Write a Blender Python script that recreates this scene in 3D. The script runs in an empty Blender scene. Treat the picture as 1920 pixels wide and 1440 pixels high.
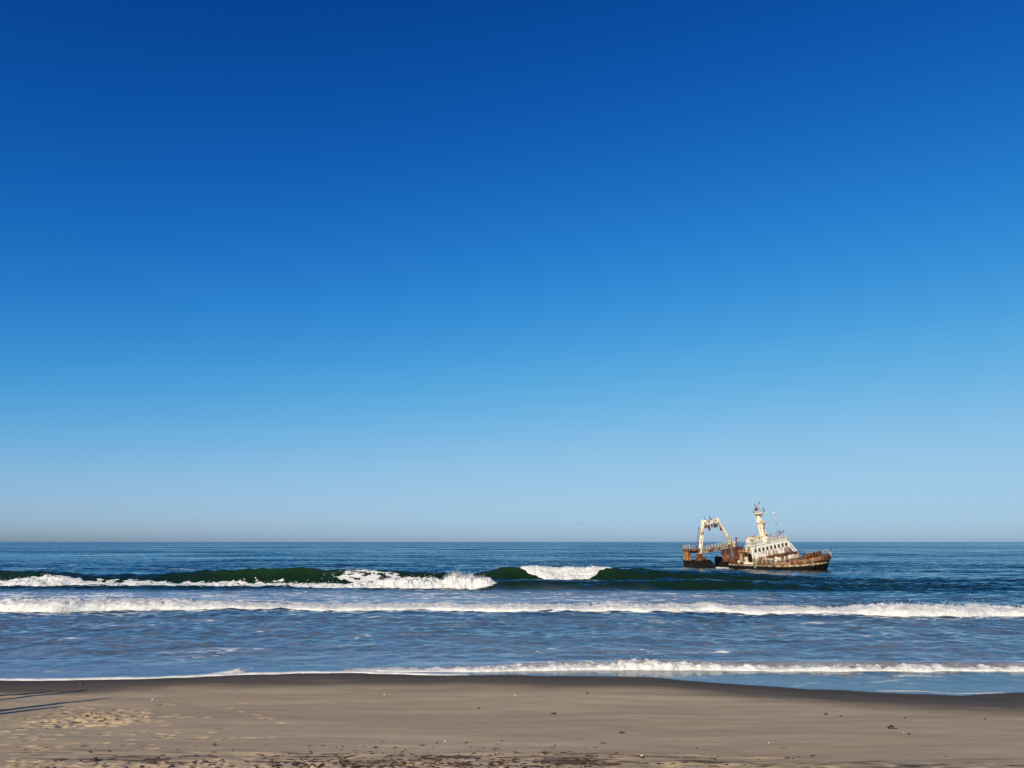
import bpy, bmesh, math, random
import numpy as np
from mathutils import Matrix, Vector

random.seed(7)
rng = np.random.default_rng(11)
scene = bpy.context.scene
C = scene.collection
R = math.radians

# ------------------------------------------------------------------ camera
EYE = 6.0                       # eye height above the water, the photographer stands on the bank
FPX = 1450.0                    # focal length in photo pixels (1920 wide)
PITCH = math.atan(296 / FPX)
cd = bpy.data.cameras.new('camera')
cam = bpy.data.objects.new('camera', cd)
C.objects.link(cam)
cam.location = (0, 0, EYE)
cam.rotation_euler = (math.pi / 2 + PITCH, 0, 0)
cd.sensor_width = 36.0
cd.lens = FPX / 1920 * 36.0
cd.clip_start = 0.1
cd.clip_end = 80000
scene.camera = cam

# ------------------------------------------------------------------ sky, sun, exposure
SUN_EL = R(24.0)
SUN_AZ_FROM = R(25.0 + 180.0)   # compass-like angle from +Y clockwise, where the light comes from
sun_dir = Vector((math.sin(SUN_AZ_FROM) * math.cos(SUN_EL), math.cos(SUN_AZ_FROM) * math.cos(SUN_EL), math.sin(SUN_EL)))
w = bpy.data.worlds.new('World')
scene.world = w
w.use_nodes = True
wn = w.node_tree.nodes
wl = w.node_tree.links
wn.clear()
sky = wn.new('ShaderNodeTexSky')
sky.sky_type = 'NISHITA'
sky.sun_disc = False
sky.sun_elevation = SUN_EL
sky.sun_rotation = SUN_AZ_FROM
sky.altitude = 0
sky.air_density = 0.8
sky.dust_density = 0.8
sky.ozone_density = 9.0
bg = wn.new('ShaderNodeBackground')
bg.inputs['Strength'].default_value = 0.15
wo = wn.new('ShaderNodeOutputWorld')
# the camera's colour response to a deep blue sky: one tone curve for the whole sky, m x^g / (x^g + c)
sep = wn.new('ShaderNodeSeparateColor')
com = wn.new('ShaderNodeCombineColor')
wl.new(sky.outputs[0], sep.inputs[0])


def wmath(op, a, b):
    nd = wn.new('ShaderNodeMath')
    nd.operation = op
    for sock, v in zip(nd.inputs, (a, b)):
        if isinstance(v, (int, float)): sock.default_value = v
        else: wl.new(v, sock)
    return nd.outputs[0]


SKY_K = bg.inputs['Strength'].default_value
for i, (m_, c_, g_) in enumerate(((0.40, 0.0037, 3.5), (0.70, 0.09655, 2.25), (0.85, 0.12576, 2.5))):
    x_ = wmath('MULTIPLY', sep.outputs[i], SKY_K)
    xg = wmath('POWER', x_, g_)
    cur = wmath('MULTIPLY', wmath('DIVIDE', xg, wmath('ADD', xg, c_)), m_)
    hi = wmath('SUBTRACT', wmath('MULTIPLY', x_, 0.9), 0.5)          # bright sky round the sun stays bright
    wl.new(wmath('DIVIDE', wmath('MAXIMUM', cur, hi), SKY_K), com.inputs[i])
wl.new(com.outputs[0], bg.inputs['Color'])
wl.new(bg.outputs[0], wo.inputs['Surface'])

sd = bpy.data.lights.new('sun', 'SUN')
sd.energy = 5.0
sd.angle = R(0.53)
sd.color = (1.0, 0.88, 0.655)
sun = bpy.data.objects.new('sun', sd)
C.objects.link(sun)
sun.location = (-60, -40, 40)
sun.rotation_euler = (-sun_dir).to_track_quat('-Z', 'Y').to_euler()

scene.view_settings.view_transform = 'Standard'
scene.view_settings.look = 'None'
scene.view_settings.exposure = 0.0
scene.view_settings.gamma = 1.0
scene.view_settings.use_curve_mapping = False
scene.cycles.max_bounces = 6

# ------------------------------------------------------------------ helpers
FW = np.array([0, math.cos(PITCH), math.sin(PITCH)])
UP = np.array([0, -math.sin(PITCH), math.cos(PITCH)])
RT = np.array([1.0, 0, 0])
CAM = np.array([0, 0, EYE])


def ray(px, py):
    return (px - 960) / FPX * RT + (720 - py) / FPX * UP + FW


def gp(px, py, z=0.0):
    """point of the level z that a measured photo pixel shows"""
    d = ray(px, py)
    return CAM + d * (z - EYE) / d[2]


def dp(px, py, y):
    """point at distance y"""
    d = ray(px, py)
    return CAM + d * (y / d[1])


def smooth(a, b, t):
    t = np.clip((t - a) / (b - a), 0, 1)
    return t * t * (3 - 2 * t)


def _hash(ix, iy, iz, seed):
    h = (ix.astype(np.int64) * 374761393 + iy.astype(np.int64) * 668265263 + iz * 2147483647 + seed * 1274126177) & 0xFFFFFFFF
    h = ((h ^ (h >> 13)) * 1274126177) & 0xFFFFFFFF
    h = (h ^ (h >> 16)) & 0xFFFFFFFF
    h = (h * 2246822519) & 0xFFFFFFFF
    return h ^ (h >> 15)


def pn(x, y, seed=0):
    """2D gradient noise, about -1..1"""
    ix = np.floor(x)
    iy = np.floor(y)
    fx = x - ix
    fy = y - iy
    ux = fx * fx * fx * (fx * (fx * 6 - 15) + 10)
    uy = fy * fy * fy * (fy * (fy * 6 - 15) + 10)
    out = 0
    for dx in (0, 1):
        for dy in (0, 1):
            a = _hash(ix + dx, iy + dy, np.int64(0), seed) * (2 * math.pi / 4294967296.0)
            g = np.cos(a) * (fx - dx) + np.sin(a) * (fy - dy)
            wx = ux if dx else 1 - ux
            wy = uy if dy else 1 - uy
            out = out + g * wx * wy
    return out * 1.45


def vn3(x, y, z, seed=0):
    """3D value noise, -1..1"""
    ix = np.floor(x); iy = np.floor(y); iz = np.floor(z)
    fx = x - ix; fy = y - iy; fz = z - iz
    ux = fx * fx * (3 - 2 * fx); uy = fy * fy * (3 - 2 * fy); uz = fz * fz * (3 - 2 * fz)
    out = 0
    for dx in (0, 1):
        for dy in (0, 1):
            for dz in (0, 1):
                v = _hash(ix + dx, iy + dy, (iz + dz).astype(np.int64), seed) / 2147483648.0 - 1
                out = out + v * (ux if dx else 1 - ux) * (uy if dy else 1 - uy) * (uz if dz else 1 - uz)
    return out


def grid_mesh(name, X, Y, Z, attrs=None, smooth_shade=True):
    ny, nx = X.shape
    co = np.stack([X, Y, Z], -1).reshape(-1, 3).astype(np.float32)
    idx = np.arange(nx * ny).reshape(ny, nx)
    q = np.stack([idx[:-1, :-1], idx[:-1, 1:], idx[1:, 1:], idx[1:, :-1]], -1).reshape(-1, 4)
    return raw_mesh(name, co, q, attrs, smooth_shade)


def raw_mesh(name, co, q, attrs=None, smooth_shade=True):
    me = bpy.data.meshes.new(name)
    n, k = q.shape
    me.vertices.add(len(co))
    me.vertices.foreach_set('co', np.ascontiguousarray(co, dtype=np.float32).ravel())
    me.loops.add(n * k)
    me.loops.foreach_set('vertex_index', q.astype(np.int32).ravel())
    me.polygons.add(n)
    me.polygons.foreach_set('loop_start', np.arange(0, n * k, k, dtype=np.int32))
    me.polygons.foreach_set('use_smooth', np.full(n, smooth_shade))
    me.update(calc_edges=True)
    for an, av in (attrs or {}).items():
        a = me.attributes.new(an, 'FLOAT', 'POINT')
        a.data.foreach_set('value', np.ascontiguousarray(av, dtype=np.float32).ravel())
    return me


def link(name, me, mat, parent=None):
    o = bpy.data.objects.new(name, me)
    C.objects.link(o)
    if me is not None and mat is not None:
        if len(me.materials) == 0:
            me.materials.append(mat)
    o.parent = parent
    return o


def tag(o, label=None, cat=None, group=None, kind=None):
    if label: o['label'] = label
    if cat: o['category'] = cat
    if group: o['group'] = group
    if kind: o['kind'] = kind
    return o


class NT:
    """small node-tree writer"""
    def __init__(self, name):
        self.m = bpy.data.materials.new(name)
        self.m.use_nodes = True
        self.n = self.m.node_tree.nodes
        self.l = self.m.node_tree.links
        self.n.clear()
        self.out = self.n.new('ShaderNodeOutputMaterial')

    def new(self, t, **kw):
        nd = self.n.new(t)
        for k, v in kw.items():
            setattr(nd, k, v)
        return nd

    def set(self, sock, v):
        if isinstance(v, bpy.types.NodeSocket):
            self.l.new(v, sock)
        elif isinstance(v, (tuple, list)) and len(v) == 3 and sock.type == 'RGBA':
            sock.default_value = (*v, 1)
        else:
            sock.default_value = v

    def math(self, op, a, b=0.0, clamp=False):
        nd = self.new('ShaderNodeMath', operation=op, use_clamp=clamp)
        self.set(nd.inputs[0], a)
        self.set(nd.inputs[1], b)
        return nd.outputs[0]

    def vmath(self, op, a, b):
        nd = self.new('ShaderNodeVectorMath', operation=op)
        self.set(nd.inputs[0], a)
        if op == 'SCALE':
            self.set(nd.inputs['Scale'], b)
        else:
            self.set(nd.inputs[1], b)
        return nd.outputs[0]

    def obj(self):
        return self.new('ShaderNodeTexCoord').outputs['Object']

    def mapping(self, vec, scale, loc=(0, 0, 0), rot=(0, 0, 0)):
        nd = self.new('ShaderNodeMapping')
        self.l.new(vec, nd.inputs['Vector'])
        nd.inputs['Scale'].default_value = scale
        nd.inputs['Location'].default_value = loc
        nd.inputs['Rotation'].default_value = rot
        return nd.outputs[0]

    def noise(self, vec, scale=1.0, detail=4.0, rough=0.55, dist=0.0, out='Fac'):
        nd = self.new('ShaderNodeTexNoise')
        self.l.new(vec, nd.inputs['Vector'])
        nd.inputs['Scale'].default_value = scale
        nd.inputs['Detail'].default_value = detail
        nd.inputs['Roughness'].default_value = rough
        nd.inputs['Distortion'].default_value = dist
        return nd.outputs[0] if out == 'Fac' else nd.outputs[1]

    def step(self, v, a, b, lo=0.0, hi=1.0):
        nd = self.new('ShaderNodeMapRange', interpolation_type='SMOOTHSTEP')
        self.set(nd.inputs['Value'], v)
        self.set(nd.inputs['From Min'], a)
        self.set(nd.inputs['From Max'], b)
        nd.inputs['To Min'].default_value = lo
        nd.inputs['To Max'].default_value = hi
        return nd.outputs[0]

    def mix(self, f, a, b):
        nd = self.new('ShaderNodeMix', data_type='RGBA')
        self.set(nd.inputs[0], f)
        self.set(nd.inputs[6], a)
        self.set(nd.inputs[7], b)
        return nd.outputs[2]

    def attr(self, name):
        return self.new('ShaderNodeAttribute', attribute_name=name).outputs['Fac']

    def bump(self, h, strength=0.3, dist=0.02, normal=None):
        nd = self.new('ShaderNodeBump')
        nd.inputs['Strength'].default_value = strength
        nd.inputs['Distance'].default_value = dist
        self.l.new(h, nd.inputs['Height'])
        if normal is not None:
            self.l.new(normal, nd.inputs['Normal'])
        return nd.outputs[0]

    def bsdf(self, col, rough=0.7, normal=None, metal=0.0, spec=None, ior=None):
        nd = self.new('ShaderNodeBsdfPrincipled')
        self.set(nd.inputs['Base Color'], col)
        self.set(nd.inputs['Roughness'], rough)
        self.set(nd.inputs['Metallic'], metal)
        if spec is not None: self.set(nd.inputs['Specular IOR Level'], spec)
        if ior is not None: nd.inputs['IOR'].default_value = ior
        if normal is not None: self.l.new(normal, nd.inputs['Normal'])
        return nd.outputs[0]

    def done(self, shader):
        self.l.new(shader, self.out.inputs['Surface'])
        return self.m


# ------------------------------------------------------------------ materials of the setting
def mat_water():
    t = NT('sea_water')
    geo = t.new('ShaderNodeNewGeometry')
    P = geo.outputs['Position']
    N = geo.outputs['Normal']
    # facets of the small ripples: tilt the normal by noise (works near and far)
    slick = t.noise(t.mapping(P, (0.0011, 0.0075, 1)), 1.0, 3.0, 0.6)
    calm = t.step(slick, 0.36, 0.66, 0.35, 1.0)
    c1 = t.noise(t.mapping(P, (1.5, 2.3, 1)), 1.0, 3.0, 0.6, out='Color')
    c2 = t.noise(t.mapping(P, (0.42, 0.72, 1), (31, 7, 3)), 1.0, 2.0, 0.5, out='Color')
    c3 = t.noise(t.mapping(P, (0.030, 0.11, 1), (11, 57, 3)), 1.0, 2.0, 0.5, out='Color')
    v1 = t.vmath('MULTIPLY', t.vmath('SUBTRACT', c1, (0.5, 0.5, 0.5)), (0.34, 0.60, 0.0))
    v2 = t.vmath('MULTIPLY', t.vmath('SUBTRACT', c2, (0.5, 0.5, 0.5)), (0.26, 0.55, 0.0))
    v3 = t.vmath('MULTIPLY', t.vmath('SUBTRACT', c3, (0.5, 0.5, 0.5)), (0.14, 0.42, 0.0))
    tilt = t.vmath('SCALE', t.vmath('ADD', t.vmath('ADD', v1, v2), v3), calm)
    tilt = t.vmath('SCALE', tilt, t.attr('ripple'))
    tilt = t.vmath('ADD', tilt, t.vmath('SCALE', t.vmath('SCALE', (0.0, -0.14, 0.0), t.attr('ripple')), calm))   # small waves lean shoreward
    nrm = t.vmath('NORMALIZE', t.vmath('ADD', N, tilt), (0, 0, 0))
    # colours
    sandy = t.attr('sandy')
    body = t.mix(sandy, (0.006, 0.019, 0.008), (0.115, 0.085, 0.055))
    body = t.mix(t.attr('thin'), body, (0.012, 0.034, 0.010))      # light through the steep crests, put into the body colour as lighter green
    # foam lace
    foam = t.attr('foam')
    n1 = t.noise(t.mapping(P, (0.9, 1.7, 1)), 1.0, 6.0, 0.68, 0.6)
    n2 = t.noise(t.mapping(P, (0.16, 0.5, 1), (5, 9, 0)), 1.0, 3.0, 0.55)
    nn = t.math('ADD', t.math('MULTIPLY', n1, 0.6), t.math('MULTIPLY', n2, 0.4))
    thr = t.math('SUBTRACT', 0.72, t.math('MULTIPLY', foam, 0.42))
    lace = t.step(t.math('SUBTRACT', nn, thr), -0.025, 0.05)
    lace = t.math('MULTIPLY', lace, t.step(foam, 0.02, 0.12))
    n5 = t.noise(t.mapping(P, (2.0, 3.4, 1), (3, 1, 0)), 1.0, 5.0, 0.7, 0.8)
    film = t.math('MULTIPLY', t.attr('film'), t.step(t.math('ADD', t.math('MULTIPLY', n2, 0.45), t.math('MULTIPLY', n5, 0.55)), 0.40, 0.60, 0.45, 1.0))
    wet = t.bsdf(body, 0.10, nrm, ior=1.333)
    white = t.bsdf((0.80, 0.79, 0.78), 0.75, nrm, spec=0.2)
    milky = t.bsdf((0.46, 0.58, 0.76), 0.5, nrm, spec=0.3)       # water full of fine bubbles
    ma = t.new('ShaderNodeMixShader')
    t.set(ma.inputs[0], film)
    t.l.new(wet, ma.inputs[1])
    t.l.new(milky, ma.inputs[2])
    ms = t.new('ShaderNodeMixShader')
    t.set(ms.inputs[0], lace)
    t.l.new(ma.outputs[0], ms.inputs[1])
    t.l.new(white, ms.inputs[2])
    return t.done(ms.outputs[0])


def mat_foam():
    t = NT('foam')
    P = t.new('ShaderNodeNewGeometry').outputs['Position']
    n = t.noise(P, 7.0, 5.0, 0.65)
    n2 = t.noise(t.mapping(P, (1, 1, 2.0)), 2.0, 4.0, 0.6)
    col = t.mix(t.step(n2, 0.35, 0.62), (0.70, 0.69, 0.66), (0.87, 0.87, 0.86))
    dirty = t.attr('sandy')
    col = t.mix(t.math('MULTIPLY', dirty, t.step(n2, 0.40, 0.60, 1.0, 0.25)), col, (0.20, 0.155, 0.11))
    s = t.new('ShaderNodeBsdfPrincipled')
    t.l.new(col, s.inputs['Base Color'])
    s.inputs['Roughness'].default_value = 0.8
    s.inputs['Specular IOR Level'].default_value = 0.2
    t.l.new(t.bump(n, 0.5, 0.08), s.inputs['Normal'])
    tr = t.new('ShaderNodeBsdfTranslucent')
    t.l.new(col, tr.inputs['Color'])
    ms = t.new('ShaderNodeMixShader')
    ms.inputs[0].default_value = 0.25
    t.l.new(s.outputs[0], ms.inputs[1])
    t.l.new(tr.outputs[0], ms.inputs[2])
    return t.done(ms.outputs[0])


def mat_sand():
    t = NT('beach_sand')
    P = t.new('ShaderNodeNewGeometry').outputs['Position']
    wet = t.attr('wet')
    dark = t.attr('mineral')
    dry = t.attr('dug')
    big = t.noise(t.mapping(P, (0.10, 0.55, 1)), 1.0, 4.0, 0.6, 0.5)
    mid = t.noise(t.mapping(P, (0.7, 2.6, 1)), 1.0, 4.0, 0.6)
    grain = t.noise(P, 60.0, 3.0, 0.7)
    base = t.mix(t.step(big, 0.34, 0.66), (0.440, 0.328, 0.206), (0.570, 0.430, 0.276))
    base = t.mix(t.step(mid, 0.3, 0.7, 0.0, 0.35), base, (0.375, 0.275, 0.185))
    base = t.mix(t.math('MULTIPLY', dry, 0.30), base, (0.560, 0.430, 0.265))
    base = t.mix(t.math('MULTIPLY', dark, t.step(mid, 0.36, 0.56), True), base, (0.070, 0.043, 0.028))
    base = t.mix(t.step(grain, 0.3, 0.7, 0.0, 0.18), base, (0.16, 0.12, 0.09))
    speck = t.noise(P, 11.0, 4.0, 0.75)
    base = t.mix(t.step(speck, 0.52, 0.72, 0.0, 0.30), base, (0.20, 0.15, 0.10))
    base = t.mix(t.math('MULTIPLY', t.attr('print_shade'), 0.9), base, (0.115, 0.078, 0.046))      # dark print hollows: their shade is put into the sand colour
    base = t.mix(wet, base, (0.074, 0.054, 0.037))
    rough = t.step(wet, 0.2, 1.0, 0.9, 0.7)
    h = t.math('ADD', t.math('MULTIPLY', grain, 0.25), mid)
    nb = t.bump(h, 0.35, 0.03)
    return t.done(t.bsdf(base, rough, nb, spec=0.10))


M_WATER = mat_water()
M_FOAM = mat_foam()
M_SAND = mat_sand()

# ------------------------------------------------------------------ waterline and beach
_wl = [(-500, 1280), (-200, 1277), (0, 1275), (130, 1274.5), (250, 1273), (370, 1268.5), (440, 1264.5), (640, 1262.5), (760, 1263.5), (860, 1266), (1000, 1266.5),
       (1100, 1266.5), (1200, 1269), (1300, 1276), (1400, 1284), (1500, 1291), (1600, 1297), (1700, 1301), (1800, 1303), (1860, 1301), (1920, 1298), (2100, 1294), (2500, 1288)]
_wp = np.array([gp(a, b, 0.0)[:2] for a, b in _wl])


def waterline(x):
    y = np.interp(x, _wp[:, 0], _wp[:, 1])
    return y + 0.16 * pn(x / 1.3, x * 0 + 0.3, 3) + 0.06 * pn(x / 0.45, x * 0 + 0.3, 5) + 0.25 * pn(x / 5.0, x * 0 + 0.7, 4)


def beach_base(x, y):
    yw = waterline(x)
    far = smooth(0.5, 9.0, yw - y)
    ye = yw * (1 - far) + 34.6 * far
    t = ye - y
    z = np.where(t > 0, 0.058 * t + 0.0009 * t * t, 0.07 * t)
    z = np.where(t < -25, -1.75 + 0.02 * (t + 25), z)
    bank = smooth(15.5, 1.0, y) * 2.3
    return np.where(y < 1.0, 4.15 + 0.02 * (1 - y) * smooth(-60, 1, y), np.minimum(z + bank * 0.9, 4.15)), yw


def ground_pt(px, py):
    """where the photo pixel meets the sand"""
    d = ray(px, py)
    lo, hi = 10.0, 60.0
    for _ in range(40):
        m = (lo + hi) / 2
        p = CAM + d * (m / d[1])
        z = float(beach_base(np.array([p[0]]), np.array([p[1]]))[0][0])
        if p[2] > z: lo = m
        else: hi = m
    return CAM + d * (lo / d[1])


# footprints: (x, y, heading, length, depth)
prints = []
_clusters = []
for k in range(170):                                            # the trampled patch
    px = random.triangular(40, 300, 190)
    py = 1358 - (px - 40) * 0.085 + random.gauss(0, 9)
    prints.append((px, py, random.uniform(0.5, 1.3), random.uniform(0.22, 0.32), random.uniform(0.03, 0.09)))
for k in range(60):
    prints.append((random.uniform(0, 330), random.uniform(1335, 1405), random.uniform(0.4, 1.5), 0.28, random.uniform(0.02, 0.05)))
def trail(p0, p1, n, j=2.0):
    for i in range(n):
        if random.random() < 0.28: continue
        f = i / (n - 1)
        prints.append((p0[0] + (p1[0] - p0[0]) * f + random.uniform(-2, 2), p0[1] + (p1[1] - p0[1]) * f + random.uniform(-j, j),
                       1.25 + random.uniform(-0.5, 0.5), random.uniform(0.2, 0.3), random.uniform(0.012, 0.04)))
trail((285, 1321), (470, 1317), 16, 1.5)
trail((220, 1375), (370, 1387), 16, 4)
trail((370, 1387), (505, 1385), 14, 3)
trail((430, 1329), (505, 1348), 8, 1)
trail((320, 1348), (400, 1346), 6, 3)
trail((55, 1411), (150, 1393), 8, 2)
trail((0, 1348), (120, 1337), 9, 3)
trail((395, 1372), (460, 1361), 5, 2)
trail((485, 1346), (525, 1356), 5, 3)
trail((0, 1385), (110, 1380), 7, 4)
PR = []
for (px, py, hd, L, dep) in prints:
    g = ground_pt(px, py)
    PR.append((g[0], g[1], hd, L, dep))
PR = np.array(PR)


def beach():
    xs = np.concatenate([-np.geomspace(1500, 23, 26)[:-1], np.arange(-23, -3.2, 0.045), np.arange(-3.2, 23, 0.085), np.geomspace(23, 1500, 26)])
    ys = np.concatenate([-np.geomspace(500, 2, 14), np.arange(0, 17.4, 0.6), np.arange(17.4, 31.5, 0.045), np.arange(31.5, 40, 0.12), np.geomspace(40, 160, 24)])
    X, Y = np.meshgrid(xs, ys)
    Z, yw = beach_base(X, Y)
    t = yw - Y
    fine = (np.abs(X) < 24) & (Y > 15) & (Y < 34)
    land = smooth(0.3, 3.0, t)
    und = 0.045 * pn(X / 7.0, Y / 2.6, 21) + 0.022 * pn(X / 2.6, Y / 0.9, 22) + 0.006 * pn(X / 0.7, Y / 0.35, 23)
    Z = Z + np.where(np.abs(X) < 60, und * land * smooth(60, 30, np.abs(X)), 0)
    dug = np.zeros_like(X)
    print_shade = np.zeros_like(X)
    mineral = np.zeros_like(X)
    # footprints as real hollows with pushed-up rims
    for (fx, fy, hd, L, dep) in PR:
        i0, i1 = np.searchsorted(ys, [fy - 0.45, fy + 0.45])
        j0, j1 = np.searchsorted(xs, [fx - 0.45, fx + 0.45])
        sx = X[i0:i1, j0:j1] - fx
        sy = Y[i0:i1, j0:j1] - fy
        a = sx * math.sin(hd) + sy * math.cos(hd)
        b = sx * math.cos(hd) - sy * math.sin(hd)
        r = np.sqrt((a / (L * 0.6)) ** 2 + (b / 0.085) ** 2)
        hole = -1.5 * dep * smooth(1.15, 0.55, r)
        rim = 0.20 * dep * np.exp(-((r - 1.5) / 0.38) ** 2)
        Z[i0:i1, j0:j1] += hole + rim
        dug[i0:i1, j0:j1] = np.maximum(dug[i0:i1, j0:j1], np.exp(-((r - 1.5) / 0.6) ** 2) * random.uniform(0.0, 0.6))
        print_shade[i0:i1, j0:j1] = np.maximum(print_shade[i0:i1, j0:j1], smooth(1.05, 0.6, r) * random.choice((0.15, 0.5, 0.9, 1.0)))
    # tide scarp with clods along the lower frame edge
    g0 = ground_pt(200, 1435)[1]
    g1 = ground_pt(960, 1439)[1]
    edge = np.interp(X, [-16, -12, -8, -5, -2, 1, 3, 6, 9], [g0 + .30, g0 + .1, g0, g0 - .04, g1 - .1, g1 - 0.1, g1 - .28, g1 - .35, g1 - 0.9])
    edge = edge + 0.10 * pn(X / 0.9, X * 0 + 2, 31) + 0.05 * pn(X / 0.3, X * 0 + 5, 32)
    sc = smooth(0.10, -0.10, Y - edge)
    clod = np.maximum(0, pn(X / 0.75, Y / 0.22, 33)) * 0.05 + np.maximum(0, pn(X / 0.16, Y / 0.11, 34) - 0.1) * 0.07 + 0.012 * pn(X / 0.1, Y / 0.09, 38)
    on = fine | ((Y > 14) & (Y < 18) & (np.abs(X) < 24))
    Z = Z + np.where(on, sc * (0.055 + clod) * smooth(12.0, 17.0, Y), 0)
    dug = np.maximum(dug, np.where(on, sc * 0.9, 0))
    # old wheel ruts along the tide line
    for off_, dep_ in ((0.55, 0.045), (1.55, 0.035)):
        cl = edge + off_ + 0.18 * pn(X / 4.0, X * 0 + off_, 39)
        rut = np.exp(-((Y - cl) / 0.13) ** 2) - 0.6 * np.exp(-((np.abs(Y - cl) - 0.27) / 0.09) ** 2)
        Z = Z - np.where(on, rut * dep_ * (0.6 + 0.8 * pn(X / 1.1, Y / 0.4, 40)) * smooth(-10, -7, X) * smooth(9, 5, X), 0)
    # seaweed / heavy-mineral streak line just above it
    pit = np.maximum(0, pn(X / 0.45, Y / 0.16, 35) - 0.28) * smooth(1.9, 0.5, Y - edge) * smooth(-0.1, 0.15, Y - edge)
    Z = Z - np.where(on, pit * 0.09, 0)
    band = smooth(2.6, 0.8, Y - edge) * smooth(-0.12, 0.2, Y - edge)
    st = smooth(-0.05, 0.5, pn(X / 2.4, Y / 0.22 + X * 0.12, 36) + 0.5 * pn(X / 0.6, Y / 0.09, 37))
    mineral = np.where(np.abs(X) < 40, np.clip(band * st * np.interp(X, [-14, -8, -5, 3, 6, 12], [0.9, 1.0, 1.9, 1.9, 1.2, 1.0]), 0, 1), 0)
    # wet sand: smooth dark strip along the water
    wn_ = t + 0.9 * pn(X / 6.0, Y / 2.0, 41) + 0.3 * pn(X / 1.8, Y / 0.5, 42)
    wid = np.interp(X, [-25, -12, -4, 4, 12, 25], [5.2, 4.8, 4.4, 4.6, 5.6, 6.5])
    wet = smooth(1.25, 0.50, wn_ / wid) * 0.88 + 0.12 * smooth(0.45, 0.05, wn_ / wid)
    me = grid_mesh('beach', X, Y, Z, {'wet': wet, 'dug': dug, 'mineral': mineral, 'print_shade': print_shade})
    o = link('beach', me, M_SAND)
    tag(o, 'brown sandy beach with a wet strip and footprints', kind='structure')
    return o


beach()

# measured frame of the wreck: bow points right and towards the beach, the hull lists to starboard
HEAD = R(62.0)
HEEL = R(8.0)
_b = np.array([math.cos(HEAD), -math.sin(HEAD), 0.0])
_p = np.array([math.sin(HEAD), math.cos(HEAD), 0.0])
_z = np.array([0, 0, 1.0])
_P = _p * math.cos(HEEL) + _z * math.sin(HEEL)
_Z = _z * math.cos(HEEL) - _p * math.sin(HEEL)
SO = gp(1413.75, 1068.3)
SM = np.stack([_b, _P, _Z])



# ------------------------------------------------------------------ the sea
def crest(pts, d, ext=None):
    """crest line measured in the photo: x, height at distance d"""
    xs, hs, ys = [], [], []
    for p in pts:
        px, py = p[0], p[1]
        dd = p[2] if len(p) > 2 else d
        q = dp(px, py, dd)
        xs.append(q[0]); hs.append(max(q[2], 0)); ys.append(dd)
    return np.array(xs), np.array(hs), np.array(ys)


W1 = crest([(-900, 1073), (-300, 1071), (0, 1068.5), (130, 1072), (190, 1077), (300, 1076), (400, 1069), (500, 1065.5), (570, 1065.5), (640, 1068), (760, 1071), (860, 1075), (920, 1085), (960, 1099), (990, 1118)], 118)
W2 = crest([(640, 1092), (760, 1080), (860, 1069), (920, 1065.5), (960, 1064), (1050, 1063.5), (1130, 1065), (1200, 1067.5), (1300, 1070), (1400, 1075), (1480, 1081), (1600, 1088)], 131)
W3 = crest([(890, 1108), (930, 1092), (980, 1086.5), (1040, 1088), (1100, 1091), (1160, 1091), (1240, 1088.5), (1320, 1087), (1380, 1088), (1460, 1093), (1560, 1099), (1700, 1104), (1900, 1108)], 106)
_b_bot = [(-700, 1145), (-200, 1145), (0, 1145.5), (100, 1147), (200, 1144), (350, 1143), (500, 1142), (620, 1144), (800, 1143), (960, 1146), (1050, 1145), (1150, 1147), (1250, 1147), (1330, 1146), (1400, 1150), (1500, 1150), (1600, 1153), (1700, 1157), (1800, 1157.5), (1860, 1154), (1920, 1155), (2200, 1157), (2700, 1160)]
_b_top = [(-700, 1119), (-200, 1119), (0, 1120), (100, 1122), (200, 1121), (350, 1123), (500, 1127), (620, 1130), (800, 1129), (960, 1129), (1050, 1130), (1150, 1128), (1250, 1130), (1330, 1128), (1400, 1132), (1500, 1133), (1600, 1134), (1700, 1131), (1800, 1132), (1860, 1132), (1920, 1133), (2200, 1132), (2700, 1132)]
_a_bot = [(640, 1259), (700, 1258), (800, 1259), (900, 1259), (1000, 1257.5), (1100, 1256), (1180, 1256), (1260, 1256), (1340, 1257), (1450, 1258), (1600, 1259), (1750, 1259.5), (1920, 1259), (2300, 1259)]
BP = np.array([gp(a, b)[:2] for a, b in _b_bot])
BT = []
for (a, b), q in zip(_b_top, BP):
    BT.append(dp(a, b, q[1] + 3.2)[2])
BT = np.maximum(np.array(BT), 0.45)
AP = np.array([gp(a, b, 0.02)[:2] for a, b in _a_bot])


def wave_profile(y, yc, front, back):
    t = y - yc
    f = np.where(t < 0, smooth(-front, 0, t) ** 0.9, 1 / (1 + (t / back) ** 2))
    return f


SEA = {}


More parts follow.
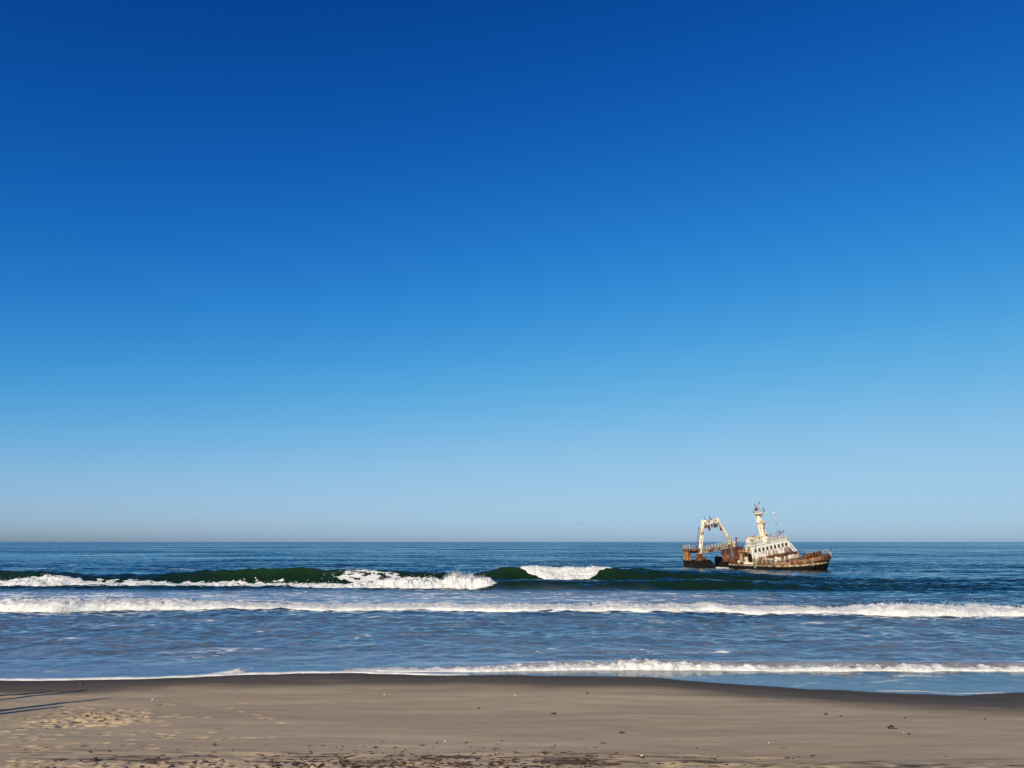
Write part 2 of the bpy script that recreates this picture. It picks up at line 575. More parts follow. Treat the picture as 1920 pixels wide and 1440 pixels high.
def sea():
    ys = np.concatenate([np.arange(29, 44, 0.13), np.arange(44, 76, 0.18), np.arange(76, 100, 0.28), np.arange(100, 136, 0.2), np.arange(136, 210, 0.7), np.geomspace(210, 900, 80)[1:], np.geomspace(900, 60000, 40)[1:]])
    us = np.linspace(-1, 1, 900)
    us = np.sign(us) * (np.abs(us) * 0.9 + 0.35 * np.abs(us) ** 4)
    U, Y = np.meshgrid(us, ys)
    X = U * (Y + 6)
    dyr = np.gradient(ys)[:, None] + 0 * X
    dxr = (Y + 6) * 0.0021
    yw = waterline(X)
    off = Y - yw
    grow = smooth(0.2, 9.0, off)
    Z = np.zeros_like(X)
    # chop
    for L, A, ax, sd_ in ((9.0, 0.085, 2.0, 51), (4.0, 0.075, 1.5, 52), (1.9, 0.075, 1.2, 53), (0.85, 0.060, 1.1, 54)):
        fade = smooth(L / 2.2, L / 5, np.maximum(dyr, dxr / ax))
        n = pn(X / (L * ax), Y / L + 0.15 * X / L / ax, sd_)
        n = n + 0.35 * (n * n)
        Z += A * n * fade * grow * np.interp(Y, [30, 45, 60, 70, 100, 140, 300], [0.3, 1.0, 1.3, 1.2, 1.2, 1.5, 2.0])
    # swells beyond the break
    for L, A, ax, sd_ in ((46.0, 0.55, 4.0, 61), (21.0, 0.24, 3.2, 62)):
        Z += A * pn(X / (L * ax), Y / L, sd_) * smooth(112, 190, Y) * smooth(L / 2.0, L / 5, dyr)
    # breakers
    a1 = np.interp(X, W1[0], W1[1]); y1 = np.interp(X, W1[0], W1[2]) + 1.2 * pn(X / 14, X * 0, 71)
    a1 = a1 * (1 + 0.07 * pn(X / 6, X * 0, 76) + 0.04 * pn(X / 2.1, X * 0, 77))
    PXX = 960 + X / Y * FPX
    f1 = np.interp(PXX, [0, 130, 330, 430, 570, 680, 900], [3.6, 6.5, 6.0, 3.8, 3.4, 5.0, 4.0]) * (1 + 0.25 * pn(X / 5, X * 0, 81))
    f2 = np.interp(PXX, [920, 1130, 1210, 1400], [3.4, 3.5, 6.0, 10.0]) * (1 + 0.2 * pn(X / 6, X * 0, 82))
    f3 = np.interp(PXX, [960, 1100, 1280, 1340, 1420, 1600], [4.5, 7.0, 3.8, 3.8, 6.0, 9.0]) * (1 + 0.2 * pn(X / 6, X * 0, 83))
    Z += a1 * wave_profile(Y, y1, f1, 4.5)
    a2 = np.interp(X, W2[0], W2[1], left=0, right=0); y2 = np.interp(X, W2[0], W2[2]) + 1.0 * pn(X / 18, X * 0, 72)
    a2 = a2 * (1 + 0.07 * pn(X / 7, X * 0, 78) + 0.03 * pn(X / 2.1, X * 0, 79))
    Z += a2 * wave_profile(Y, y2, f2, 6.0) * (1 - 0.75 * smooth(0.2, 1.6, a1))
    a3 = np.interp(X, W3[0], W3[1], left=0, right=0); y3 = 106 + 0.8 * pn(X / 20, X * 0, 73)
    Z += a3 * wave_profile(Y, y3, f3, 6.0)
    face = smooth(100, 104, Y) * smooth(136, 130, Y)
    Z += face * (0.07 * pn(X / 1.6, Y / 2.2, 84) + 0.05 * pn(X / 0.7, Y / 0.9, 85))
    # the rolling white line stands on a step in the water
    yb = np.interp(X, BP[:, 0], BP[:, 1])
    hb = np.interp(X, BP[:, 0], BT)
    tb = Y - yb
    Z += hb * 0.55 * smooth(0.2, 2.6, tb) * smooth(16, 3, tb)
    # shore break
    ya = np.interp(X, AP[:, 0], AP[:, 1])
    on_a = smooth(AP[0, 0] - 0.5, AP[5, 0], X)
    ta = Y - ya
    Z += 0.30 * on_a * smooth(0.05, 0.8, ta) * smooth(3.4, 0.9, ta)
    # foam lace
    foam = np.zeros_like(X)
    film = np.zeros_like(X)
    foam = np.maximum(foam, smooth(0.5, 3, tb) * smooth(34, 22, tb) * np.interp(X / Y, [-0.7, -0.3, 0.0, 0.2, 0.34, 0.45, 0.7], [0.46, 0.44, 0.40, 0.38, 0.34, 0.14, 0.10]))
    foam = np.maximum(foam, smooth(-5.5, -0.2, tb) * smooth(1.5, 0.2, tb) * 0.45)
    film = np.maximum(film, smooth(1, 5, tb) * smooth(34, 20, tb) * np.interp(X / Y, [-0.7, 0.2, 0.4, 0.7], [0.50, 0.44, 0.12, 0.06]))
    nearf = smooth(19, 3, off)
    foam = np.maximum(foam, nearf * (0.22 + 0.12 * on_a))
    film = np.maximum(film, nearf * 0.14 + 0.22 * smooth(42, 24, off))
    webs = smooth(0.05, 0.55, pn(X / 7.0, Y / 2.6, 92) + 0.4 * pn(X / 2.2, Y / 1.0, 93)) * smooth(1.0, 4.0, off) * smooth(0.0, -2.0, tb)
    foam = np.maximum(foam, webs * 0.34)
    film = np.maximum(film, webs * 0.34)
    swash = on_a * smooth(0.5, -0.5, ta)                        # glassy thin sheet before the shore break
    foam = np.where(swash > 0.3, np.maximum(foam * 0.5, 0.27 * swash * smooth(-0.1, 0.4, off)), foam)
    film = film * (1 - 0.45 * swash)
    base1 = smooth(-12, -5.5, Y - y1) * smooth(-2.4, -4.2, Y - y1) * smooth(0.25, 1.2, a1)
    foam = np.maximum(foam, base1 * (0.50 + 0.2 * pn(X / 9, Y / 3, 74)))
    foam = np.maximum(foam, 0.50 * smooth(930, 640, 960 + X / Y * FPX) * smooth(520, 690, 960 + X / Y * FPX) * smooth(-4.2, -2.0, Y - y1) * smooth(1.0, -0.5, Y - y1))
    top2 = smooth(0.9, 1.8, a2) * smooth(-0.6, 0.4, Y - y2) * smooth(5.0, 1.0, Y - y2)
    foam = np.maximum(foam, top2 * 0.34)
    far = smooth(134, 150, Y) * smooth(235, 190, Y)
    foam = np.maximum(foam, far * smooth(0.30, 0.65, pn(X / 26, Y / 11, 75)) * 0.42)
    # broken water round the wreck
    rw = np.sqrt(((X - 44) / 17) ** 2 + ((Y - 186) / 13) ** 2)
    foam = np.maximum(foam, smooth(1.2, 0.3, rw) * 0.44)
    gx, gy = gp(1270 + 470 / 6.4, 930 + 850 / 6.4)[:2]
    foam = np.maximum(foam, smooth(1.3, 0.2, np.sqrt(((X - gx) / 5.5) ** 2 + ((Y - gy) / 6.5) ** 2)) * 0.95)
    lx = (X - SO[0]) * _b[0] + (Y - SO[1]) * _b[1]
    ly = (X - SO[0]) * _p[0] + (Y - SO[1]) * _p[1]
    lap = smooth(-2.2, -0.2, ly + 0.7 * pn(X / 2.5, Y / 2.5, 86) - np.maximum(0, lx - 5) * 0.35) * smooth(1.5, 0.6, ly - np.maximum(0, lx - 5) * 0.35) * smooth(-27, -22, lx) * smooth(16, 13, lx)
    foam = np.maximum(foam, lap * (0.62 + 0.3 * pn(X / 3.5, Y / 3.5, 87)))
    sandy = np.clip(np.maximum(smooth(6, 0.0, off) * 0.45 * on_a, on_a * smooth(0.0, 0.5, ta) * smooth(2.2, 1.2, ta) * 0.9), 0, 1)
    ripple = np.interp(Y, [30, 40, 60, 140, 200, 400], [0.55, 0.8, 1.0, 1.0, 1.25, 1.25]) * (1 - 0.6 * swash) * smooth(-0.5, 3.0, off)
    ripple = np.maximum(ripple, 0.08) * (1 + 0.5 * face)
    thin = np.clip(smooth(0.55, 0.95, a1 / 2.5) * smooth(-2.2, -0.5, Y - y1) * smooth(0.6, -0.2, Y - y1) + smooth(0.6, 0.95, a2 / 2.2) * smooth(-2.4, -0.5, Y - y2) * smooth(0.6, -0.2, Y - y2), 0, 1)
    SEA.update(ys=ys, us=us, Z=Z)
    me = grid_mesh('sea', X, Y, Z, {'foam': foam, 'film': film, 'sandy': sandy, 'ripple': ripple, 'thin': thin})
    o = link('sea', me, M_WATER)
    tag(o, 'blue sea with green breaking waves', kind='structure')


sea()


# ------------------------------------------------------------------ rolling foam
def foam_band(name, label, xs, y0, z0, H, Wd, ds=0.08, nt=30, seed=0, puff=0.30, sandy=0.0, spray=40, spike=0.35, taper=1.5):
    """xs,y0,z0,H,Wd: arrays of control points along the band (front foot, base height, height, depth)"""
    xs = np.asarray(xs, float)
    s = np.arange(xs[0], xs[-1], ds)
    f = lambda a: np.interp(s, xs, np.broadcast_to(np.asarray(a, float), xs.shape))
    fy, fz, fH, fW = f(y0), f(z0), f(H), f(Wd)
    endf = np.clip(np.minimum(s - s[0], s[-1] - s) / taper, 0, 1)
    fH = fH * np.sqrt(endf) * (1 + 0.22 * pn(s / 1.7, s * 0, seed) + 0.18 * pn(s / 5.0, s * 0 + 3, seed + 1))
    t = np.linspace(0, 1, nt)
    S, T = np.meshgrid(s, t, indexing='ij')
    FH, FWD, FY, FZ, E = [np.repeat(a[:, None], nt, 1) for a in (fH, fW, fy, fz, endf)]
    ang = math.pi * T ** 0.8
    Yo = FY + FWD * (0.5 - 0.5 * np.cos(ang)) * 1.0
    Zo = FZ - np.minimum(0.12, 0.25 * FH) + FH * np.sin(ang) ** 0.6
    wob = 0.35 * pn(S / 2.2, S * 0 + 1.7, seed + 5) * FWD * 0.25
    Yo = Yo + wob
    ny = -np.cos(ang); nz = np.sin(ang)
    k = puff * FH * np.sin(ang) ** 0.5
    d = (np.abs(vn3(S / 0.75, Yo / 0.75, Zo / 0.6, seed + 2)) * 1.0 + np.abs(vn3(S / 0.33, Yo / 0.33, Zo / 0.28, seed + 3)) * 0.6 + vn3(S / 0.14, Yo / 0.14, Zo / 0.14, seed + 4) * 0.3 - 0.5)
    Yo = Yo + ny * k * d
    Zo = Zo + nz * k * d
    # fringes thrown up from the crest
    sp = np.maximum(0, pn(S / 0.42, T * 2.0, seed + 8)) ** 1.5 * 0.8 + np.maximum(0, pn(S / 0.17, T * 3.0, seed + 9)) * 0.35
    Zo = Zo + sp * spike * FH * np.exp(-((T - 0.52) / 0.13) ** 2) * E
    me = grid_mesh(name, S, Yo, Zo, None)
    co = np.stack([S, Yo, Zo], -1).reshape(-1, 3)
    idx = np.arange(S.size).reshape(S.shape)
    q = np.stack([idx[:-1, :-1], idx[1:, :-1], idx[1:, 1:], idx[:-1, 1:]], -1).reshape(-1, 4)
    bpy.data.meshes.remove(me)
    dirt = (sandy * smooth(0.15, 0.5, T) * smooth(-0.5, 0.15, pn(S / 0.8, T * 2, seed + 12))).ravel()
    # loose drops and clots
    n = int(spray * (s[-1] - s[0]))
    if n:
        ii = rng.integers(0, len(s), n)
        px = s[ii] + rng.normal(0, 0.1, n)
        pyy = fy[ii] + fW[ii] * rng.normal(0.42, 0.22, n)
        pz = fz[ii] + fH[ii] * (0.75 + rng.exponential(0.16, n))
        sz = rng.uniform(0.012, 0.05, n) * np.clip(fH[ii], 0.25, 1.2)
        octv = np.array([[1, 0, 0], [-1, 0, 0], [0, 1, 0], [0, -1, 0], [0, 0, 1.2], [0, 0, -1.2]])
        octq = np.array([[0, 2, 4, 4], [2, 1, 4, 4], [1, 3, 4, 4], [3, 0, 4, 4], [2, 0, 5, 5], [1, 2, 5, 5], [3, 1, 5, 5], [0, 3, 5, 5]])
        cv = (octv[None] * sz[:, None, None] + np.stack([px, pyy, pz], -1)[:, None, :]).reshape(-1, 3)
        tq = octq[:, :3]
        ct = (tq[None] + (np.arange(n) * 6)[:, None, None] + len(co)).reshape(-1, 3)
        tri = np.concatenate([q[:, [0, 1, 2]], q[:, [0, 2, 3]], ct])
        co = np.concatenate([co, cv])
        dirt = np.concatenate([dirt, np.zeros(len(cv))])
    else:
        tri = np.concatenate([q[:, [0, 1, 2]], q[:, [0, 2, 3]]])
    me = raw_mesh(name, co, tri, {'sandy': dirt})
    o = link(name, me, M_FOAM)
    tag(o, label, 'foam', kind='stuff')
    return o


foam_band('surf_foam', 'long rolling line of white surf foam across the whole picture', BP[1:-1, 0], BP[1:-1, 1], 0.0, BT[1:-1] * 1.0, 4.2, ds=0.09, nt=34, seed=100, puff=0.30, spray=70)
_ah = np.array([0.05, 0.08, 0.12, 0.18, 0.26, 0.28, 0.40, 0.36, 0.30, 0.28, 0.28, 0.28, 0.22, 0.24])
foam_band('shore_foam', 'low crumbling shore break foam closest to the sand on the right', AP[:, 0], AP[:, 1], 0.0, _ah, 1.0, ds=0.04, nt=26, seed=120, puff=0.6, sandy=1.0, spray=90, spike=0.45)


def px_band(name, label, rows, dist, Wd, seed, **kw):
    """rows: (px, top py, bottom py) of a foam mass standing at distance dist"""
    xs, z0, H = [], [], []
    for (px, a, b) in rows:
        p = dp(px, a, dist + Wd * 0.45)
        q = dp(px, b, dist)
        xs.append(p[0]); z0.append(max(q[2], 0.0)); H.append(max(p[2] - max(q[2], 0.0), 0.12))
    return foam_band(name, label, xs, dist, z0, H, Wd, seed=seed, **kw)


def sea_z(x, y):
    """height of the sea sheet"""
    ys, us, Z = SEA['ys'], SEA['us'], SEA['Z']
    fi = np.interp(y, ys, np.arange(len(ys)))
    fj = np.interp(x / (y + 6), us, np.arange(len(us)))
    i = np.clip(fi.astype(int), 0, len(ys) - 2); j = np.clip(fj.astype(int), 0, len(us) - 2)
    di = fi - i; dj = fj - j
    return Z[i, j] * (1 - di) * (1 - dj) + Z[i + 1, j] * di * (1 - dj) + Z[i, j + 1] * (1 - di) * dj + Z[i + 1, j + 1] * di * dj


def foam_patch(name, label, rows, res=0.085, seed=0, spray=0, ragged=0.5, lobes=1.0, gaps=0.5):
    """whitewater lying on the water sheet; rows: (px, front distance, back distance, thickness)"""
    rows = np.array(rows, float)
    mid = (rows[:, 1] + rows[:, 2]) / 2
    rx = (rows[:, 0] - 960) / FPX * mid / math.cos(PITCH) * 0.985
    x = np.arange(rx[0] - 1.5, rx[-1] + 1.5, res)
    y = np.arange(rows[:, 1].min() - 1.2, rows[:, 2].max() + 1.2, res)
    X, Y = np.meshgrid(x, y)
    fr = np.interp(X, rx, rows[:, 1]) + ragged * (pn(X / 1.9, X * 0, seed) + 0.6 * pn(X / 0.7, X * 0 + 4, seed + 1))
    bk = np.interp(X, rx, rows[:, 2]) + 0.7 * ragged * pn(X / 1.4, X * 0, seed + 2)
    th = np.interp(X, rx, rows[:, 3])
    t = (Y - fr) / np.maximum(bk - fr, 0.2)
    ends = smooth(-0.2, 1.6, X - rx[0] + 0.8 * pn(Y / 0.7, Y * 0, seed + 3)) * smooth(-0.2, 1.2, rx[-1] - X + 0.8 * pn(Y / 0.6, Y * 0, seed + 4))
    prof = smooth(0.0, 0.22, t) * smooth(1.0, 0.6, t) * ends
    base = sea_z(X, Y)
    zz = base * 1.2
    bil = np.abs(vn3(X / 0.9, Y / 0.9, zz / 0.9, seed + 5)) * 0.9 + np.abs(vn3(X / 0.42, Y / 0.42, zz / 0.42, seed + 6)) * 0.55 + np.abs(vn3(X / 0.2, Y / 0.2, zz / 0.2, seed + 7)) * 0.3
    big = 0.75 + 0.5 * pn(X / 3.1, Y / 2.5, seed + 8)
    spik = np.maximum(0, pn(X / 0.5, Y / 0.5, seed + 9)) ** 2 * 0.5 * lobes
    gn = pn(X / 1.5, Y / 0.9, seed + 10) + 0.5 * pn(X / 0.5, Y / 0.4, seed + 11)
    hole = smooth(0.12, 0.4, prof + 0.5 * gn + 0.15)
    if gaps > 0.7:
        hole = hole * smooth(-0.30, 0.02, gn + 0.12 - 0.3 * smooth(0.3, 0.9, t))      # torn lace, thinner up the face
    H = th * prof * np.maximum(big, 0.25) * (0.45 + 0.75 * bil + spik) * hole
    Z = base + H - 0.03
    keep = H > 0.03
    idx = np.arange(X.size).reshape(X.shape)
    kq = keep[:-1, :-1] | keep[1:, :-1] | keep[:-1, 1:] | keep[1:, 1:]
    q = np.stack([idx[:-1, :-1], idx[:-1, 1:], idx[1:, 1:], idx[1:, :-1]], -1)[kq]
    used, inv = np.unique(q, return_inverse=True)
    co = np.stack([X, Y, Z], -1).reshape(-1, 3)[used]
    q = inv.reshape(-1, 4)
    tri = np.concatenate([q[:, [0, 1, 2]], q[:, [0, 2, 3]]])
    if spray:
        hh = H.ravel()[used]
        w_ = np.clip(hh - 0.25 * th.max(), 0, None) ** 2 + 1e-9
        n = int(spray)
        pick = rng.choice(len(co), n, p=w_ / w_.sum())
        pos = co[pick] + np.stack([rng.normal(0, 0.25, n), rng.normal(0, 0.25, n), rng.exponential(0.16, n)], -1)
        sz = rng.uniform(0.012, 0.05, n)
        octv = np.array([[1, 0, 0], [-1, 0, 0], [0, 1, 0], [0, -1, 0], [0, 0, 1.2], [0, 0, -1.2]])
        tq = np.array([[0, 2, 4], [2, 1, 4], [1, 3, 4], [3, 0, 4], [2, 0, 5], [1, 2, 5], [3, 1, 5], [0, 3, 5]])
        cv = (octv[None] * sz[:, None, None] + pos[:, None, :]).reshape(-1, 3)
        tri = np.concatenate([tri, (tq[None] + (np.arange(n) * 6)[:, None, None] + len(co)).reshape(-1, 3)])
        co = np.concatenate([co, cv])
    me = raw_mesh(name, co, tri, {'sandy': np.zeros(len(co))})
    o = link(name, me, M_FOAM)
    tag(o, label, 'foam', kind='stuff')


foam_patch('wave_foam', 'tumbling white foam heap at the broken end of the green wave', [(600, 106.5, 109.5, 0.3), (650, 105.8, 110.0, 0.55), (700, 105.4, 110.5, 0.65), (750, 105.0, 111.0, 0.95), (800, 104.6, 111.0, 1.25), (840, 104.4, 110.8, 1.25), (868, 104.2, 110.8, 1.35), (886, 104.2, 110.6, 1.75), (905, 104.2, 110.2, 1.45), (922, 104.6, 109.6, 1.15), (930, 105.2, 108.8, 0.7)], seed=140, spray=1800, ragged=0.4, lobes=0.8)
foam_patch('wave_foam', 'short white foam lip on the cresting green wave peak', [(970, 130.6, 131.6, 0.12), (988, 129.4, 131.9, 0.30), (1010, 128.3, 132.0, 0.45), (1050, 127.7, 132.0, 0.5), (1085, 128.0, 132.0, 0.5), (1108, 128.9, 132.0, 0.42), (1122, 130.3, 131.8, 0.2), (1140, 130.9, 131.7, 0.2)], seed=150, spray=900, ragged=0.45, lobes=1.2)
foam_patch('wave_foam', 'small white foam roll before the green wave at the left edge', [(-420, 110, 115.5, 0.5), (-100, 110, 115.5, 0.5), (0, 109.8, 115.5, 0.5), (60, 109.4, 116.0, 0.6), (110, 109.6, 116.2, 0.7), (135, 110.5, 115.4, 0.4), (215, 112.0, 113.4, 0.18)], seed=160, spray=500)
foam_patch('wave_foam', 'thin broken foam strip along the foot of the long green wave', [(200, 112.8, 114.6, 0.12), (250, 111.6, 115.5, 0.24), (330, 111.2, 115.4, 0.26), (380, 111.4, 115.6, 0.22), (430, 110.8, 115.9, 0.30), (500, 111.4, 115.5, 0.22), (570, 110.2, 115.6, 0.32), (620, 109.0, 115.0, 0.38), (660, 107.6, 114.5, 0.42)], seed=170, spray=200, ragged=1.0, gaps=0.9)
foam_patch('wave_foam', 'torn foam veil on the wave face left of the foam heap', [(640, 115.6, 117.0, 0.1), (665, 114.6, 118.0, 0.12), (700, 114.4, 118.2, 0.16), (740, 114.0, 117.8, 0.14), (790, 113.4, 117.0, 0.12), (830, 112.0, 116.0, 0.10)], seed=175, spray=150, ragged=1.0, gaps=1.0)
# edge of the last wash on the sand
_ex = np.linspace(gp(-380, 1278)[0], gp(880, 1266)[0], 60)
foam_band('wash_foam', 'thin white foam edge of the wash on the wet sand at left', _ex, waterline(_ex) - 0.05, 0.0, 0.085, 0.38, ds=0.05, nt=12, seed=180, puff=0.2, spray=0, spike=0.1, taper=3.0)
_ex = np.linspace(gp(1650, 1298)[0], gp(1885, 1299)[0], 30)
foam_band('wash_foam', 'thin pale foam edge of the glassy wash at the right', _ex, waterline(_ex) + 0.30 + 0.25 * np.sin(np.linspace(0, 5, 30)), 0.0, 0.014 + 0.010 * np.sin(np.linspace(0, 9, 30)), 0.16, ds=0.05, nt=10, seed=185, puff=0.3, spray=0, spike=0.1, taper=2.0)
_k = ground_pt(425, 1263)
foam_band('wash_foam', 'small curling foam tongue on the wash left of the middle', np.linspace(_k[0] - 0.7, _k[0] + 0.9, 6), waterline(np.linspace(_k[0] - 0.7, _k[0] + 0.9, 6)) + np.linspace(0.1, 0.8, 6), 0.0, np.array([0.03, 0.05, 0.08, 0.12, 0.14, 0.05]), 0.7, ds=0.04, nt=18, seed=190, puff=0.4, spray=30, taper=0.3)

# ------------------------------------------------------------------ the wreck
def S(zx, zy, ax, v):
    """measured point of the wreck (in a 6.4x enlargement of the photo) on the ship plane axis=v, in ship coordinates"""
    d = SM @ ray(1270 + zx / 6.4, 930 + zy / 6.4)
    c = SM @ (CAM - SO)
    return c + d * ((v - c[ax]) / d[ax])


def ship_world(p):
    return SO + SM.T @ np.asarray(p, float)


SHIP_MAT = Matrix([[*(SM[:, i]), SO[i]] for i in range(3)] + [[0, 0, 0, 1]])


def mat_wreck(name, paint, paint2, rust, rust2, amount, streak=0.5, scale=1.0, grime=0.3):
    t = NT(name)
    P = t.obj()
    n1 = t.noise(t.mapping(P, (0.55 * scale, 0.55 * scale, 0.55 * scale)), 1.0, 5.0, 0.65, 0.4)
    st = t.noise(t.mapping(P, (2.2 * scale, 2.2 * scale, 0.28 * scale)), 1.0, 4.0, 0.6)
    n3 = t.noise(P, 3.4 * scale, 4.0, 0.6)
    m = t.math('ADD', t.math('MULTIPLY', n1, 1 - streak), t.math('MULTIPLY', st, streak))
    fac = t.step(m, 0.60 - amount * 0.28, 0.70 - amount * 0.28)
    pc = t.mix(t.step(n3, 0.35, 0.7), paint, paint2)
    pc = t.mix(t.step(st, 0.5, 0.72, 0.0, grime), pc, (0.10, 0.075, 0.05))
    rc = t.mix(t.step(n3, 0.3, 0.65), rust, rust2)
    col = t.mix(fac, pc, rc)
    nb = t.bump(t.math('ADD', n3, fac), 0.4, 0.03)
    return t.done(t.bsdf(col, 0.75, nb, spec=0.25))


RUST = (0.20, 0.065, 0.025)
RUST2 = (0.085, 0.032, 0.018)
M_WHITE = mat_wreck('white_paint', (0.88, 0.86, 0.79), (0.84, 0.80, 0.69), (0.40, 0.26, 0.13), RUST, 0.30, 0.6, 1.0, 0.35)
M_STAINED = mat_wreck('stained_paint', (0.80, 0.71, 0.50), (0.55, 0.46, 0.30), (0.13, 0.10, 0.06), (0.26, 0.13, 0.06), 0.55, 0.35, 1.0, 0.35)
M_GANTRY = mat_wreck('cream_paint', (0.86, 0.80, 0.64), (0.82, 0.73, 0.52), (0.46, 0.25, 0.10), RUST, 0.40, 0.5, 1.6, 0.40)
M_RUST = mat_wreck('rust', (0.27, 0.085, 0.03), (0.38, 0.17, 0.07), RUST2, (0.035, 0.017, 0.012), 0.62, 0.5, 2.2, 0.5)
M_ORANGE = mat_wreck('orange_rust', (0.48, 0.26, 0.10), (0.40, 0.18, 0.06), RUST, RUST2, 0.48, 0.7, 2.6, 0.4)
M_DECK = mat_wreck('old_deck', (0.115, 0.095, 0.075), (0.075, 0.055, 0.04), (0.15, 0.06, 0.03), RUST2, 0.4, 0.1, 0.8, 0.1)
M_RAIL = mat_wreck('rail_paint', (0.58, 0.57, 0.53), (0.42, 0.39, 0.34), (0.30, 0.16, 0.08), RUST, 0.5, 0.3, 2.0, 0.1)
M_GREYP = mat_wreck('grey_paint', (0.55, 0.54, 0.53), (0.42, 0.41, 0.40), (0.62, 0.58, 0.50), (0.30, 0.20, 0.12), 0.5, 0.3, 1.4, 0.3)
M_STREAK = mat_wreck('rust_streak', (0.34, 0.17, 0.07), (0.46, 0.27, 0.12), (0.20, 0.08, 0.035), RUST2, 0.4, 0.7, 2.0, 0.3)
M_CATWALK = mat_wreck('catwalk_steel', (0.32, 0.25, 0.17), (0.40, 0.33, 0.24), (0.17, 0.09, 0.045), RUST2, 0.45, 0.4, 1.2, 0.2)


def mat_hull():
    t = NT('hull_plating')
    P = t.obj()
    z = t.new('ShaderNodeSeparateXYZ')
    t.l.new(P, z.inputs[0])
    n1 = t.noise(t.mapping(P, (0.5, 0.5, 0.5)), 1.0, 5.0, 0.65, 0.5)
    st = t.noise(t.mapping(P, (1.8, 1.8, 0.22)), 1.0, 4.0, 0.6)
    n3 = t.noise(P, 2.6, 4.0, 0.6)
    rust = t.mix(t.step(n3, 0.35, 0.65), (0.22, 0.07, 0.026), (0.06, 0.028, 0.016))
    pale = t.mix(t.step(n3, 0.3, 0.7), (0.50, 0.33, 0.19), (0.40, 0.20, 0.10))
    up = t.mix(t.step(st, 0.52, 0.64), rust, pale)
    up = t.mix(t.step(n1, 0.52, 0.64), up, (0.13, 0.085, 0.045))
    green = t.step(t.noise(t.mapping(P, (0.35, 0.35, 0.35), (7, 2, 4)), 1.0, 2.0, 0.5), 0.68, 0.72)
    up = t.mix(t.math('MULTIPLY', green, 0.6), up, (0.13, 0.20, 0.10))
    black = t.mix(t.step(n3, 0.5, 0.75), (0.004, 0.0035, 0.003), (0.010, 0.007, 0.005))
    edge = t.math('ADD', z.outputs[2], t.math('MULTIPLY', t.math('SUBTRACT', st, 0.5), 0.35))
    col = t.mix(t.step(edge, 0.70, 0.82), black, (0.40, 0.31, 0.18))
    col = t.mix(t.step(edge, 0.98, 1.10), col, up)
    nb = t.bump(t.math('ADD', n3, st), 0.5, 0.04)
    return t.done(t.bsdf(col, 0.6, nb, spec=0.3))


M_HULL = mat_hull()
tb_ = NT('black_growth')
_pp = tb_.obj()
M_BLACK = tb_.done(tb_.bsdf(tb_.mix(tb_.step(tb_.noise(_pp, 2.2, 4.0, 0.6), 0.45, 0.7), (0.004, 0.0035, 0.003), (0.014, 0.009, 0.006)), 0.7, tb_.bump(tb_.noise(_pp, 3.0, 5.0), 0.6, 0.06), spec=0.3))
tg_ = NT('window_dark')
_pp = tg_.obj()
M_PANE = tg_.done(tg_.bsdf(tg_.mix(tg_.step(tg_.noise(_pp, 0.9, 2.0), 0.40, 0.6), (0.045, 0.030, 0.022), (0.14, 0.12, 0.10)), 0.35, spec=0.3))  # panes carry the dark of the empty window openings in their colour


def part(name, bm, mat, parent, bevel=0.0):
    if bevel:
        bmesh.ops.bevel(bm, geom=bm.edges[:], offset=bevel, segments=1, affect='EDGES', clamp_overlap=True)
    me = bpy.data.meshes.new(name)
    bmesh.ops.recalc_face_normals(bm, faces=bm.faces[:])
    bm.to_mesh(me)
    bm.free()
    me.materials.append(mat)
    o = bpy.data.objects.new(name, me)
    C.objects.link(o)
    o.parent = parent
    return o


def hexa(bm, c):
    """box from 8 corners: 4 of the bottom ring, 4 of the top ring"""
    v = [bm.verts.new(tuple(p)) for p in c]
    for f in ((0, 3, 2, 1), (4, 5, 6, 7), (0, 1, 5, 4), (1, 2, 6, 5), (2, 3, 7, 6), (3, 0, 4, 7)):
        bm.faces.new([v[i] for i in f])
    return v


def bx(bm, x0, x1, y0, y1, z0, z1, tx=0.0, ty=0.0, lean=(0, 0)):
    """box with optional taper and lean of its top"""
    lx, ly = lean
    return hexa(bm, [(x0, y0, z0), (x1, y0, z0), (x1, y1, z0), (x0, y1, z0),
                     (x0 + tx + lx, y0 + ty + ly, z1), (x1 - tx + lx, y0 + ty + ly, z1), (x1 - tx + lx, y1 - ty + ly, z1), (x0 + tx + lx, y1 - ty + ly, z1)])


def bar(bm, a, b, r, r2=None, n=6):
    a = Vector(a); b = Vector(b)
    r2 = r if r2 is None else r2
    d = (b - a).normalized()
    u = d.orthogonal().normalized()
    w_ = d.cross(u)
    A = [bm.verts.new(a + (u * math.cos(2 * math.pi * i / n) + w_ * math.sin(2 * math.pi * i / n)) * r) for i in range(n)]
    B = [bm.verts.new(b + (u * math.cos(2 * math.pi * i / n) + w_ * math.sin(2 * math.pi * i / n)) * r2) for i in range(n)]
    for i in range(n):
        bm.faces.new((A[i], A[(i + 1) % n], B[(i + 1) % n], B[i]))
    bm.faces.new(A[::-1]); bm.faces.new(B)


def beam(bm, a, b, wx, wz, wx2=None, wz2=None):
    """rectangular beam from a to b, thickness wx along the ship, wz across its own run"""
    a = np.array(a, float); b = np.array(b, float)
    wx2 = wx if wx2 is None else wx2
    wz2 = wz if wz2 is None else wz2
    d = (b - a) / np.linalg.norm(b - a)
    x = np.array([1.0, 0, 0]) - d * d[0]
    x /= np.linalg.norm(x)
    n = np.cross(d, x)
    c = [a - x * wx / 2 - n * wz / 2, a + x * wx / 2 - n * wz / 2, a + x * wx / 2 + n * wz / 2, a - x * wx / 2 + n * wz / 2,
         b - x * wx2 / 2 - n * wz2 / 2, b + x * wx2 / 2 - n * wz2 / 2, b + x * wx2 / 2 + n * wz2 / 2, b - x * wx2 / 2 + n * wz2 / 2]
    hexa(bm, c)


def nb():
    return bmesh.new()


